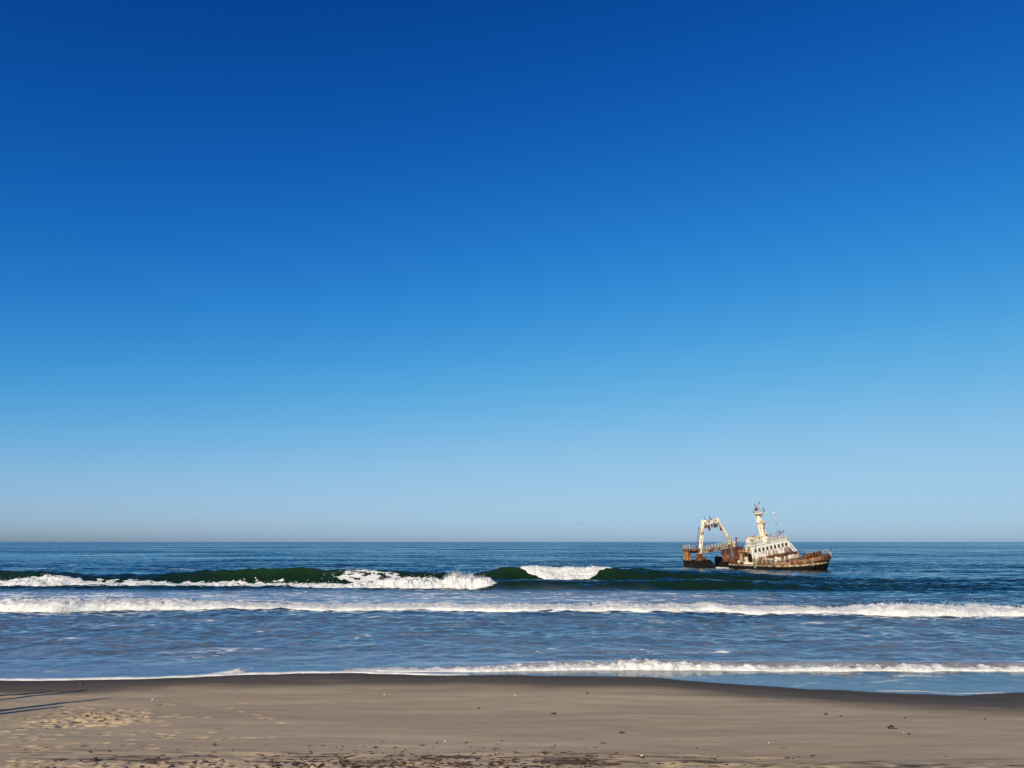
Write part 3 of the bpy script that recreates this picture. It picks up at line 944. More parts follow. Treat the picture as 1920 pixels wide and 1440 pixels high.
ship = bpy.data.objects.new('shipwreck', None)
C.objects.link(ship)
ship.matrix_world = SHIP_MAT
tag(ship, 'rusty white and brown fishing trawler wreck listing in the sea', 'shipwreck')
CY = 6.1          # centre line


# --- fore hull, lofted to the stem
def half_beam(u):
    return 6.1 * (1 - u ** 2.6) ** 0.75


def fore_hull():
    bm = nb()
    x0, xs = -7.4, 5.0
    levels = [(-4.5, 12.2, 0.80), (-2.0, 12.9, 0.90), (-0.8, 13.5, 0.95), (0.3, 14.2, 0.98), (0.95, 14.6, 1.0), (1.5, 15.0, 1.0), (2.3, 15.55, 1.0)]
    st = np.concatenate([np.linspace(x0, xs, 14)[:-1], xs + (15.55 - xs) * np.linspace(0, 1, 22) ** 0.85])
    top = np.interp(st, [-7.4, 8.6, 9.4, 10.4, 13, 15.55], [1.18, 1.18, 1.45, 2.02, 2.12, 2.35])
    rows = []
    for side in (-1, 1):
        grid = []
        for (x, tp) in zip(st, top):
            col = []
            for (lz, bowx, wf) in levels:
                z = min(lz, tp)
                if lz > tp: bowx_, wf_ = 14.7, 1.0
                else: bowx_, wf_ = bowx, wf
                if x > xs: xx = xs + (x - xs) * (bowx_ - xs) / (15.55 - xs)
                else: xx = x
                u = max(0.0, (x - xs) / (15.55 - xs))
                hw = half_beam(min(u, 1.0)) * wf_
                jit = 0.05 * math.sin(x * 3.1 + lz * 4) if u < 0.95 else 0
                if x == x0: xx += 0.35 * math.sin(lz * 3.7 + side)
                col.append(bm.verts.new((xx, CY + side * (hw + jit), z)))
            grid.append(col)
        for i in range(len(grid) - 1):
            for j in range(len(levels) - 1):
                try: bm.faces.new((grid[i][j], grid[i + 1][j], grid[i + 1][j + 1], grid[i][j + 1]))
                except ValueError: pass
        rows.append(grid)
    for j in range(len(levels) - 1):      # torn rear end, closed by the bulkhead
        bm.faces.new((rows[0][0][j], rows[0][0][j + 1], rows[1][0][j + 1], rows[1][0][j]))
    bmesh.ops.remove_doubles(bm, verts=bm.verts[:], dist=0.002)
    bmesh.ops.dissolve_degenerate(bm, edges=bm.edges[:], dist=0.001)
    o = part('fore_hull', bm, M_HULL, ship)
    # decks, a little below the plating edge
    bm = nb()
    for lo, hi, zz in ((-7.3, 9.5, 0.98), (9.3, 15.3, 1.62)):
        xs_ = np.linspace(lo, hi, 16)
        L, Rr = [], []
        for x in xs_:
            u = max(0.0, (x - xs) / (15.55 - xs))
            hw = max(half_beam(min(u * 1.01, 1.0)) - 0.06, 0.02)
            L.append(bm.verts.new((x, CY - hw, zz + 0.02 * math.sin(x * 5)))); Rr.append(bm.verts.new((x, CY + hw, zz)))
        for i in range(len(L) - 1):
            bm.faces.new((L[i], L[i + 1], Rr[i + 1], Rr[i]))
        if lo > 0:
            a = bm.verts.new((lo, CY - 5.6, 0.9)); c = bm.verts.new((lo, CY + 5.6, 0.9))
            bm.faces.new((L[0], Rr[0], c, a))
    part('deck', bm, M_DECK, o)
    # rubbing strake, one bent bar
    bm = nb()
    prev = None
    for x in st:
        u = min(max(0.0, (x - xs) / (15.55 - xs)), 1.0)
        xx = xs + (x - xs) * (14.7 - xs) / (15.55 - xs) if x > xs else x
        y = CY - half_beam(u)
        ring = [bm.verts.new(p) for p in ((xx, y - 0.12, 0.90), (xx, y - 0.12, 1.04), (xx, y + 0.10, 1.04), (xx, y + 0.10, 0.90))]
        if prev:
            for k in range(4): bm.faces.new((prev[k], prev[(k + 1) % 4], ring[(k + 1) % 4], ring[k]))
        else: bm.faces.new(ring)
        prev = ring
    bm.faces.new(prev[::-1])
    part('strake', bm, M_STAINED, o)
    return o


fore = fore_hull()

# --- forecastle bits
g = nb(); bx(g, 10.6, 12.2, 4.0, 8.0, 1.6, 2.15, 0.2, 0.3); part('windlass_housing', g, M_RUST, ship, 0.08)
g = nb()
for yy in (4.4, 7.2):
    bar(g, (11.6, yy - 0.9, 2.55), (11.6, yy + 0.9, 2.55), 0.36, n=12)
    bar(g, (11.6, yy - 0.95, 2.55), (11.6, yy - 0.8, 2.55), 0.52, n=12); bar(g, (11.6, yy + 0.8, 2.55), (11.6, yy + 0.95, 2.55), 0.52, n=12)
part('windlass', g, M_RUST, ship)
for (xx, yy) in ((13.6, 4.9), (13.6, 7.3)):
    g = nb(); bar(g, (xx, yy, 1.6), (xx, yy, 2.35), 0.16, n=10); bar(g, (xx, yy, 2.35), (xx, yy, 2.45), 0.24, n=10); part('bollard', g, M_RUST, ship)
g = nb(); bx(g, 9.5, 10.1, 0.9, 3.0, 0.95, 2.05); part('forecastle_wall', g, M_ORANGE, ship)
# anchor hanging on the starboard bow
ap = S(1640, 800, 1, 1.9)
g = nb()
bar(g, (ap[0], ap[1] - 0.35, ap[2] + 0.7), (ap[0] + 0.1, ap[1] - 0.45, ap[2] - 0.6), 0.09)
for sgn in (-1, 1):
    bar(g, (ap[0] + 0.1, ap[1] - 0.45, ap[2] - 0.6), (ap[0] + 0.1 + 0.45 * sgn, ap[1] - 0.5, ap[2] - 0.25), 0.12, 0.05)
bar(g, (ap[0] - 0.35, ap[1] - 0.38, ap[2] + 0.35), (ap[0] + 0.35, ap[1] - 0.38, ap[2] + 0.35), 0.06)
tq = NT('green_copper')
M_GREEN = tq.done(tq.bsdf(tq.mix(tq.step(tq.noise(tq.obj(), 3.0, 3.0), 0.4, 0.65), (0.10, 0.22, 0.13), (0.16, 0.13, 0.07)), 0.8))
part('anchor', g, M_GREEN, ship)


def railing(path, h, posts, name='railing', mat=M_RAIL, r=0.045, rails=(1.0, 0.55), parent=ship):
    """path: list of deck points; each post is a sub-part of the rail"""
    pts = [np.array(p, float) for p in path]
    g = nb()
    for k in rails:
        for a, b in zip(pts[:-1], pts[1:]):
            bar(g, a + (0, 0, h * k), b + (0, 0, h * k), r * (1 if k == 1.0 else 0.6))
    o = part(name, g, mat, parent)
    seg = np.concatenate([[0], np.cumsum([np.linalg.norm(b - a) for a, b in zip(pts[:-1], pts[1:])])])
    first = None
    for i in range(posts):
        s_ = seg[-1] * i / (posts - 1)
        p = np.array([np.interp(s_, seg, [q[c] for q in pts]) for c in range(3)])
        if first is None:
            g = nb(); bar(g, (0, 0, -0.02), (0, 0, h), r * 1.15)
            q = part('post', g, mat, o); first = q
        else:
            q = first.copy(); C.objects.link(q); q.parent = o
        q.location = p
        q.rotation_euler = (0.06 * math.sin(i * 2.3), 0.08 * math.sin(i * 1.7), 0)
    return o


def deck_edge(x, side, z, inset=0.15):
    u = max(0.0, (x - 5.0) / 10.55)
    return (x, CY + side * max(half_beam(min(u, 1)) - inset, 0.05), z)


railing([deck_edge(x, 1, 2.0 if x > 9.8 else 1.5) for x in np.linspace(4.5, 15.1, 18)], 1.0, 15, r=0.034)
railing([(x, 0.12, 1.15) for x in (2.6, 5.0, 9.0)], 1.05, 6, r=0.06)

# --- deckhouse with the bridge windows
XF = 0.0
house = part('deckhouse', (lambda g: (bx(g, -1.7, -0.22, 0.45, 12.05, 0.95, 4.75), g)[1])(nb()), M_STAINED, ship)
house['label'] = 'white bridge house with a row of nine dark windows'
NW = 9
wy = [1.44 + 1.214 * i for i in range(NW)]
z0w, z1w, hw_ = 3.50, 4.32, 0.41
g = nb()                      # front wall with nine real openings
bx(g, -0.20, 0.0, 0.38, 12.12, z1w, 4.98)
bx(g, -0.20, 0.0, 0.38, 12.12, 2.35, z0w)
edges_ = [0.38] + [v for y in wy for v in (y - hw_, y + hw_)] + [12.12]
for i in range(0, len(edges_), 2):
    bx(g, -0.20, 0.0, edges_[i], edges_[i + 1], z0w - 0.0015, z1w + 0.0015)
part('front_wall', g, M_WHITE, house)
g = nb(); bx(g, -0.19, 0.01, 0.40, 12.08, 0.95, 2.35); part('lower_wall', g, M_STAINED, house)
first = None
for i, y in enumerate(wy):
    if first is None:
        g = nb(); bx(g, -0.012, 0.012, -hw_ + 0.004, hw_ - 0.004, 0.004, z1w - z0w - 0.004)
        q = part('window', g, M_PANE, house); first = q
    else:
        q = first.copy(); C.objects.link(q); q.parent = house
    q.location = (-0.13, y, z0w)
# roof parapet, grey and set back, with a rim
g = nb(); bx(g, -2.0, 0.12, 0.25, 12.2, 4.98, 5.10); part('roof_edge', g, M_WHITE, house)
g = nb()
bx(g, -0.42, -0.28, 0.5, 11.9, 5.10, 5.86); bx(g, -1.85, -0.42, 0.5, 0.64, 5.10, 5.86); bx(g, -1.85, -0.42, 11.76, 11.9, 5.10, 5.86)
part('parapet', g, M_GREYP, house)
g = nb(); bx(g, -0.47, -0.24, 0.45, 11.95, 5.86, 5.95); part('parapet_rim', g, M_WHITE, house)
railing([(-0.4, 0.6, 5.9), (-0.4, 11.8, 5.9)], 0.75, 9, parent=house, rails=(1.0,))
railing([(-0.4, 11.8, 5.9), (-1.8, 11.8, 5.9)], 0.75, 3, parent=house, rails=(1.0,))
# aft casing and wheelhouse wing
g = nb(); bx(g, -1.8, -0.75, 0.7, 4.4, 5.11, 6.75, 0.08, 0.12); part('casing', g, M_GANTRY, house, 0.05)
g = nb(); bx(g, -2.1, -1.72, 0.5, 3.5, 3.6, 4.97); part('wing', g, M_STAINED, house)
for k in range(5):
    a = 0.95 + 0.62 * k + random.uniform(0, 0.15)
    g = nb(); x_ = -1.65 + random.random() * 0.5; bx(g, x_, x_ + 0.35, a, a + 0.4, 6.7, 6.85 + random.random() * 0.25); part('roof_fitting', g, M_STAINED, house)
g = nb(); bx(g, -1.55, -0.45, 0.405, 0.445, 1.0, 3.4); part('doorway_dark', g, M_BLACK, house)  # black slab: the shade of the open doorway put into its colour
g = nb(); bx(g, -0.03, 0.12, 10.0, 12.0, 2.4, 3.35); part('rusted_panel', g, M_CATWALK, house)['label'] = 'grey weathered panel under the last windows'
# pipes on the front wall
for y, zt in ((6.5, 3.35), (6.95, 3.1), (2.1, 2.6)):
    g = nb(); bar(g, (0.10, y, 1.1), (0.10, y, zt), 0.08); part('pipe', g, M_RUST, house)
# rust running down below window corners and from the roof edge
random.seed(23)
for k in range(12):
    y = random.choice(wy) + random.choice((-0.42, 0.42)) + random.uniform(-0.08, 0.08)
    zt = random.choice((3.48, 3.48, 4.95)); L = random.uniform(0.35, 1.0) if zt < 4 else random.uniform(0.2, 0.55); w0 = random.uniform(0.05, 0.13)
    g = nb(); hexa(g, [(0.002, y - w0 * 0.3, zt - L), (0.012, y - w0 * 0.3, zt - L), (0.012, y + w0 * 0.3, zt - L), (0.002, y + w0 * 0.3, zt - L), (0.002, y - w0, zt), (0.012, y - w0, zt), (0.012, y + w0, zt), (0.002, y + w0, zt)])
    part('rust_streak', g, M_STREAK, house)
# lower house in front of the bridge
g = nb(); bx(g, 0.02, 2.2, 4.6, 12.0, 0.95, 2.05); lowh = part('lower_house', g, M_STAINED, ship)
g = nb(); bx(g, 0.015, 2.4, 4.3, 12.2, 2.05, 2.25); part('lower_roof', g, M_RUST, lowh)
for y in (5.6, 7.2, 8.8):
    g = nb(); bx(g, 2.20, 2.24, y, y + 0.7, 1.15, 1.95); part('panel', g, M_WHITE, lowh)
g = nb(); bar(g, (3.9, 3.0, 0.95), (3.9, 3.0, 1.9), 0.20, n=10); bar(g, (3.9, 3.0, 1.9), (4.2, 3.0, 2.15), 0.26, 0.42, n=10); part('vent_cowl', g, M_WHITE, ship)
g = nb(); bx(g, 1.0, 3.2, 2.0, 3.6, 0.95, 1.75, 0.25, 0.2); part('hatch', g, M_DECK, ship, 0.05)
# ladder at the port end of the bridge
la = np.array((-0.4, 12.4, 4.0)); lb = np.array((1.7, 12.4, 1.5))
g = nb()
for dy in (-0.4, 0.4):
    beam(g, la + (0, dy, 0), lb + (0, dy, 0), 0.1, 0.22)
lad = part('ladder', g, M_WHITE, ship)
first = None
for i in range(8):
    p = la + (lb - la) * (i + 0.5) / 8
    if first is None:
        g = nb(); bx(g, -0.18, 0.18, -0.38, 0.38, -0.03, 0.03); q = part('step', g, M_GANTRY, lad); first = q
    else:
        q = first.copy(); C.objects.link(q); q.parent = lad
    q.location = p
# bulwark pieces and clutter along the waist
wreckage = [(4.6, 1.2, 1.1, 0.7), (5.8, 1.6, 1.4, 0.5), (7.2, 1.4, 1.2, 0.8), (8.3, 2.2, 1.5, 0.6), (6.5, 4.2, 1.8, 0.7), (8.9, 5.0, 1.0, 0.9)]
for i, (x, y, L, h) in enumerate(wreckage):
    g = nb(); bx(g, x, x + L, y, y + 0.7, 0.95, 0.95 + h, 0.12 * (i % 3), 0.08, (0.1 * (i % 2), 0.06)); part('deck_wreckage', g, (M_ORANGE, M_STAINED, M_RUST)[i % 3], ship, 0.03)
g = nb(); bx(g, 5.0, 9.4, 0.32, 0.42, 1.0, 1.52, 0.0, 0.0); part('bulwark', g, M_ORANGE, ship)
g = nb(); bx(g, 4.4, 9.3, 9.5, 11.6, 0.95, 1.55, 0.2, 0.1); part('locker', g, M_DECK, ship)

# --- mast
mb = S(1052, 530, 1, 5.2); mt = S(962, 208, 1, 5.2)
g = nb()
hexa(g, [(mb[0] - .65, mb[1] - .6, mb[2] - .5), (mb[0] + .65, mb[1] - .6, mb[2] - .5), (mb[0] + .65, mb[1] + .6, mb[2] - .5), (mb[0] - .65, mb[1] + .6, mb[2] - .5),
         (mt[0] - .45, mt[1] - .42, mt[2]), (mt[0] + .45, mt[1] - .42, mt[2]), (mt[0] + .45, mt[1] + .42, mt[2]), (mt[0] - .45, mt[1] + .42, mt[2])])
mast = part('mast', g, M_GANTRY, ship, 0.06)
axis = (mt - mb)


def platform(f, fwd, width, thick, brace):
    c = mb + axis * f
    g = nb()
    bx(g, c[0] - 0.5, c[0] + fwd, c[1] - width / 2, c[1] + width / 2, c[2], c[2] + thick)
    p = part('platform', g, M_GANTRY, mast)
    g = nb()
    a = c[0] + 0.25
    hexa(g, [(a, c[1] - .3, c[2] - brace), (a + .12, c[1] - .3, c[2] - brace), (a + .12, c[1] + .3, c[2] - brace), (a, c[1] + .3, c[2] - brace),
             (a, c[1] - .3, c[2] - .002), (c[0] + fwd * 0.9, c[1] - .3, c[2] - .002), (c[0] + fwd * 0.9, c[1] + .3, c[2] - .002), (a, c[1] + .3, c[2] - .002)])
    part('bracket', g, M_GANTRY, p)
    return c


top_c = platform(0.985, 1.75, 1.9, 0.22, 0.75)
pl2 = platform(0.66, 2.0, 1.3, 0.12, 0.75)
platform(0.49, 1.25, 1.0, 0.10, 0.4)
platform(0.24, 1.35, 1.1, 0.10, 0.45)
g = nb(); bar(g, pl2 + (1.9, 0, 0.08), pl2 + (2.7, 0.1, 0.16), 0.05); part('light_arm', g, M_RAIL, mast)
railing([tuple(top_c + v) for v in ((-0.5, -0.9, 0.2), (1.7, -0.9, 0.2), (1.7, 0.9, 0.2), (-0.5, 0.9, 0.2), (-0.5, -0.9, 0.2))], 0.5, 7, parent=mast, rails=(1.0,), r=0.03)
# aerials on the mast head
def zl(zx, zy): return S(zx, zy, 1, 5.2)
for a, b, r in (((968, 210), (925, 95), 0.10), ((985, 205), (955, 105), 0.06), ((1000, 205), (975, 130), 0.05), ((925, 100), (893, 40), 0.035), ((1035, 210), (1030, 165), 0.04)):
    g = nb(); bar(g, zl(*a), zl(*b), r, r * 0.7); part('aerial', g, M_RAIL, mast)
g = nb(); bar(g, zl(915, 112), zl(985, 95), 0.05); bar(g, zl(935, 135), zl(990, 118), 0.05); bar(g, zl(940, 168), zl(1000, 150), 0.05); part('crosstree', g, M_RAIL, mast)
g = nb(); q = zl(945, 160); bx(g, q[0] - .3, q[0] + .3, q[1] - .25, q[1] + .25, q[2] - .3, q[2] + .3, 0.08, 0.08); part('mast_lamp', g, M_RUST, mast)
g = nb()
for dy in (-0.15, 0.15):
    bar(g, mb + (-0.78, dy, 0), mt + (-0.6, dy, 0), 0.035)
for i in range(18):
    c = mb + axis * (i + 0.5) / 18 + np.array((-0.78 + 0.18 * (i + 0.5) / 18, 0, 0)); bar(g, c + (0, -0.15, 0), c + (0, 0.15, 0), 0.025, n=4)
part('mast_ladder', g, M_RAIL, mast)
# thin aerial with a dome on the bridge roof
a1 = S(1203, 425, 0, -0.8); a2 = S(1160, 205, 0, -0.8)
g = nb(); bar(g, (a1[0], a1[1], 5.1), a1, 0.07); bar(g, a1, a2, 0.045); dome_pole = part('dome_aerial', g, M_RAIL, ship)
g = nb(); bmesh.ops.create_uvsphere(g, u_segments=12, v_segments=8, radius=0.33)
for v in g.verts: v.co = Vector((a2[0], a2[1], a2[2])) + Vector((v.co.x, v.co.y, v.co.z * 0.6))
part('dome', g, M_WHITE, dome_pole)
g = nb(); bar(g, S(1205, 425, 0, -0.8), S(1255, 455, 0, -0.8), 0.07); part('boom', g, M_RAIL, ship)
for y, h in ((8.6, 1.2), (9.6, 0.8), (7.6, 1.0), (10.6, 0.9), (3.4, 0.9)):
    g = nb(); bar(g, (-1.2, y, 5.1), (-1.2, y, 5.1 + h), 0.16, n=8); bar(g, (-1.2, y, 5.1 + h), (-1.2, y, 5.3 + h), 0.26, n=8); part('roof_vent', g, M_GREYP, house)

# --- stern half
XG = -18.5
g = nb()      # starboard quarter still standing
xs_ = np.linspace(-23.2, -14.9, 12)
for i in range(len(xs_) - 1):
    a, b = xs_[i], xs_[i + 1]
    h0 = np.interp(a, [-23.2, -20, -17.5, -16.4, -14.9], [1.55, 1.55, 1.5, 1.75, 0.2]) + 0.08 * math.sin(a * 4)
    h1 = np.interp(b, [-23.2, -20, -17.5, -16.4, -14.9], [1.55, 1.55, 1.5, 1.75, 0.2]) + 0.08 * math.sin(b * 4)
    hexa(g, [(a, 0, -3.5), (b, 0, -3.5), (b, 2.6, -3.5), (a, 2.6, -3.5), (a, 0, h0), (b, 0, h1), (b, 2.6, h1 - 0.2), (a, 2.6, h0 - 0.2)])
bmesh.ops.remove_doubles(g, verts=g.verts[:], dist=0.003)
part('starboard_quarter', g, M_BLACK, ship)['label'] = 'black broken stern quarter nearest to the beach'
g = nb()
xs_ = np.linspace(-24.6, -7.9, 16)
for i in range(len(xs_) - 1):
    a, b = xs_[i], xs_[i + 1]
    f = lambda x: np.interp(x, [-24.6, -23.9, -20, -16, -12, -7.9], [0.55, 0.35, 0.05, -0.05, 0.1, 0.5]) + 0.05 * math.sin(x * 5)
    w0 = np.interp(a, [-24.6, -23, -7], [11.3, 10.9, 10.9]); w1 = np.interp(b, [-24.6, -23, -7], [11.3, 10.9, 10.9])
    hexa(g, [(a, w0, -4.2), (b, w1, -4.2), (b, 12.1, -4.2), (a, 12.1, -4.2), (a, w0, f(a)), (b, w1, f(b)), (b, 12.1, f(b) + 0.3), (a, 12.1, f(a) + 0.3)])
bmesh.ops.remove_doubles(g, verts=g.verts[:], dist=0.003)
part('port_quarter', g, M_BLACK, ship)['label'] = 'black far side of the broken stern'
g = nb()
q = S(415, 840, 1, 6.0)
hexa(g, [(q[0] - .7, 5.4, -3), (q[0] + .8, 5.4, -3), (q[0] + .8, 6.8, -3), (q[0] - .7, 6.8, -3), (q[0] - .35, 5.7, q[2] + .55), (q[0] + .15, 5.6, q[2] + .85), (q[0] + .35, 6.3, q[2] + .6), (q[0] - .3, 6.4, q[2] + .4)])
part('hull_fragment', g, M_BLACK, ship, 0.08)
# gantry
gl0 = S(268, 740, 0, XG); gl1 = S(308, 322, 0, XG); gr1 = S(482, 292, 0, XG); gr0 = S(680, 612, 0, XG)
g = nb(); beam(g, gl0, gl1, 0.75, 0.66, 0.65, 0.58); gantry = part('gantry', g, M_GANTRY, ship, 0.05)
gantry['label'] = 'cream painted gantry frame over the stern'
g = nb(); beam(g, gr0, gr1, 0.75, 0.64, 0.65, 0.60); part('gantry_leg', g, M_GANTRY, gantry, 0.05)
d_ = np.array([0, 0.35, 0.0])
g = nb(); beam(g, gl1 - d_ * 0.8 + (0, 0, -0.1), gr1 + d_ * 0.7 + (0, 0, -0.1), 0.95, 0.92); part('crossbeam', g, M_GANTRY, gantry, 0.05)
for zx, zy, l in ((325, 365, 0.45), (352, 362, 0.4), (378, 360, 1.1), (415, 350, 0.45), (447, 345, 0.75), (470, 345, 0.5), (520, 385, 0.6)):
    q = S(zx, zy, 0, XG + 0.1)
    g = nb(); bx(g, q[0] - .18, q[0] + .18, q[1] - .22, q[1] + .22, q[2] - l, q[2] + 0.25, 0.04, 0.05); part('block', g, M_RUST, gantry)
g = nb(); bar(g, S(440, 372, 0, XG + .1), S(500, 362, 0, XG + .1), 0.07); part('gantry_rod', g, M_RUST, gantry)
for zx, zy, zt in ((300, 300, 282), (330, 300, 285), (455, 285, 272), (480, 282, 262)):
    q = S(zx, zy, 0, XG); q2 = S(zx, zt, 0, XG)
    g = nb(); bx(g, q[0] - .25, q[0] + .25, q[1] - .2, q[1] + .2, q[2] - .2, q2[2], 0.05, 0.04); part('bracket', g, M_GANTRY, gantry)
g = nb(); bar(g, S(402, 300, 0, XG), S(384, 238, 0, XG), 0.10, 0.07); part('gantry_post', g, M_BLACK, gantry)
# foot of the near leg
q = gl0
g = nb(); hexa(g, [(q[0] - .9, q[1] - .9, 1.2), (q[0] + 1.6, q[1] - .9, 1.2), (q[0] + 1.6, q[1] + 1.0, 1.2), (q[0] - .9, q[1] + 1.0, 1.2), (q[0] - .5, q[1] - .4, 3.1), (q[0] + .45, q[1] - .4, 3.1), (q[0] + .45, q[1] + .42, 3.1), (q[0] - .5, q[1] + .42, 3.1)])
part('leg_foot', g, M_RUST, gantry)
# catwalk across the stern and its wing aft
ca = S(262, 672, 0, XG - 0.9); cb = S(672, 590, 0, XG - 0.9)
g = nb(); beam(g, ca, cb, 1.6, 0.95); cat = part('catwalk', g, M_CATWALK, ship, 0.04)
g = nb(); beam(g, ca + (0.86, 0, 0.40), cb + (0.86, 0, 0.40), 0.10, 0.14); part('catwalk_edge', g, M_STAINED, cat)
railing([tuple(ca + (0.7, 0, 0.47)), tuple((ca + cb) / 2 + (0.7, 0, 0.47)), tuple(cb + (0.7, 0, 0.47))], 0.72, 13, parent=cat, rails=(1.0, 0.66, 0.33), r=0.07, mat=M_GREYP)
g = nb()
for i in range(3):
    q = cb + (0.5, -1.9 + i * 0.75, 0.55); bx(g, q[0] - .3, q[0] + .3, q[1], q[1] + 0.6, q[2], q[2] + 0.5, 0.1, 0.1)
part('lockers', g, M_WHITE, cat)
wa = np.array((-23.2, 0.6, 3.75)); wb = np.array((-18.2, 1.6, 3.75))
g = nb(); beam(g, wa, wb, 0.5, 1.0)
wing = part('stern_platform', g, M_RUST, ship)
g = nb(); bx(g, -23.1, -18.4, 0.1, 2.6, 3.85, 4.05); part('platform_deck', g, M_RUST, wing)
railing([(-23.0, 0.2, 4.05), (-20.5, 0.2, 4.05), (-18.6, 0.3, 4.05)], 1.05, 6, parent=wing, r=0.05)
railing([(-23.0, 0.2, 4.05), (-23.0, 2.5, 4.05)], 1.05, 3, parent=wing, r=0.05)
for zx, wd in ((97, 0.30), (130, 0.42)):
    q = S(zx, 720, 1, 0.5)
    g = nb(); bx(g, q[0] - wd, q[0] + wd, 0.2, 1.0, 1.0, 3.7, 0.0, 0.0); part('stern_pillar', g, M_ORANGE, ship)
# mast ladder wires beside the gantry
p0 = S(225, 640, 0, XG - 1.5); p1 = S(255, 400, 0, XG - 1.5)
g = nb(); bar(g, p0, p1, 0.05); bar(g, p0 + (0, 0.5, 0.1), p1 + (0, 0.35, -0.2), 0.04)
for k in (0.0, 0.33, 0.6, 0.8):
    c = p0 + (p1 - p0) * k; bar(g, c, c + (0, 0.5, 0), 0.04)
bar(g, p1 + (0, 0, -0.05), S(300, 408, 0, XG), 0.05)
part('wire_ladder', g, M_RUST, ship)
# column under the far end of the catwalk
g = nb(); a = S(535, 640, 0, XG); b = S(618, 630, 0, XG); c = S(572, 790, 0, XG); d = S(622, 790, 0, XG)
hexa(g, [c + (-.6, 0, 0), c + (.6, 0, 0), d + (.6, 0, 0), d + (-.6, 0, 0), a + (-.6, 0, 0), a + (.6, 0, 0), b + (.6, 0, 0), b + (-.6, 0, 0)])
part('catwalk_column', g, M_RUST, ship, 0.04)
g = nb(); q = S(605, 735, 0, XG + 0.7); bx(g, q[0] - .1, q[0] + .1, q[1] - .35, q[1] + .35, q[2] - .6, q[2] + .6); part('column_plate', g, M_ORANGE, ship)

# rusty winch houses behind the bridge
def zbox(name, x0, x1, y0, y1, Y, dep, mat, base=0.9, bev=0.04, tx=0.0):
    a = S(x0, y1, 1, Y); b = S(x1, y1, 1, Y); c = S(x0, y0, 1, Y)
    g = nb(); bx(g, a[0], b[0], Y, Y + dep, min(base, a[2]), c[2], tx, 0.0)
    return part(name, g, mat, ship, bev)


zbox('winch_house', 738, 826, 662, 800, 1.6, 1.6, M_RUST)
zbox('winch_house', 672, 742, 618, 800, 3.4, 2.0, M_RUST, tx=0.1)
zbox('winch_drum', 600, 690, 755, 800, 2.6, 3.0, M_RUST, bev=0.2)
zbox('rust_post', 815, 840, 735, 800, 0.6, 0.4, M_GANTRY)
zbox('winch_lid', 730, 835, 652, 672, 1.5, 1.8, M_ORANGE, base=9)
zbox('winch_plate', 755, 800, 690, 790, 1.55, 0.06, M_CATWALK, base=9)
g = nb(); q = S(738, 790, 1, 1.2); bmesh.ops.create_uvsphere(g, u_segments=10, v_segments=8, radius=0.42)
for v in g.verts: v.co = Vector(q) + v.co
part('buoy', g, M_STAINED, ship)
g = nb(); bx(g, -3.2, -0.4, -0.0 + 0.35, 0.44, 0.95, 1.55); part('waist_plate', g, M_GANTRY, ship)
# crane post behind
k0 = S(710, 640, 1, 4.4); k1 = S(706, 505, 1, 4.4); k2 = S(700, 520, 1, 4.4)
g = nb(); bar(g, k0, k1, 0.14, 0.10); bar(g, k0 + (-.35, 0, 1.2), k1 + (-.1, 0, -.1), 0.06); bar(g, k1 + (0.1, 0, 0), k0 + (0.35, 0, 1.5), 0.06)
crane = part('crane_post', g, M_RUST, ship)
g = nb(); bmesh.ops.create_uvsphere(g, u_segments=10, v_segments=8, radius=0.24)
for v in g.verts: v.co = Vector(k1) + v.co
part('crane_head', g, M_RUST, crane)
# green net scrap hanging over the side
g = nb(); q = S(935, 830, 1, -0.08)
n_ = 7
vs = [[g.verts.new((q[0] - .5 + 1.0 * i / (n_ - 1) * (1 - 0.5 * j / 5), -0.08 - 0.07 * math.sin(i * 2 + j), q[2] + .45 - 0.22 * j)) for i in range(n_)] for j in range(6)]
for j in range(5):
    for i in range(n_ - 1): g.faces.new((vs[j][i], vs[j][i + 1], vs[j + 1][i + 1], vs[j + 1][i]))
part('net_scrap', g, M_GREEN, ship)
# torn shell plates and ragged edge of the break
for i in range(9):
    x = -7.4 + random.uniform(-0.5, 0.2); y = 0.4 + i * 1.25
    g = nb(); bx(g, x - 0.5, x + 0.6, y, y + 0.5, -1.5, 0.7 + random.uniform(-0.3, 0.5), 0.2, 0.1, (random.uniform(-.3, .3), 0)); part('torn_plate', g, M_BLACK, ship)

# ------------------------------------------------------------------ birds
tq = NT('black_plumage')
M_BIRD = tq.done(tq.bsdf(tq.mix(tq.step(tq.noise(tq.obj(), 14.0, 3.0), 0.4, 0.7), (0.012, 0.012, 0.014), (0.030, 0.026, 0.024)), 0.5))


def loft(bm, pts, rad, n=10, flat=1.0):
    rings = []
    for i, (p, r) in enumerate(zip(pts, rad)):
        p = Vector(p)
        a = Vector(pts[max(i - 1, 0)]); b = Vector(pts[min(i + 1, len(pts) - 1)])
        d = (b - a).normalized()
        u = Vector((0, 1, 0))
        v = d.cross(u).normalized()
        rings.append([bm.verts.new(p + (u * math.cos(2 * math.pi * k / n) * flat + v * math.sin(2 * math.pi * k / n)) * r) for k in range(n)])
    for A, B in zip(rings[:-1], rings[1:]):
        for k in range(n):
            bm.faces.new((A[k], A[(k + 1) % n], B[(k + 1) % n], B[k]))
    bm.faces.new(rings[0][::-1]); bm.faces.new(rings[-1])


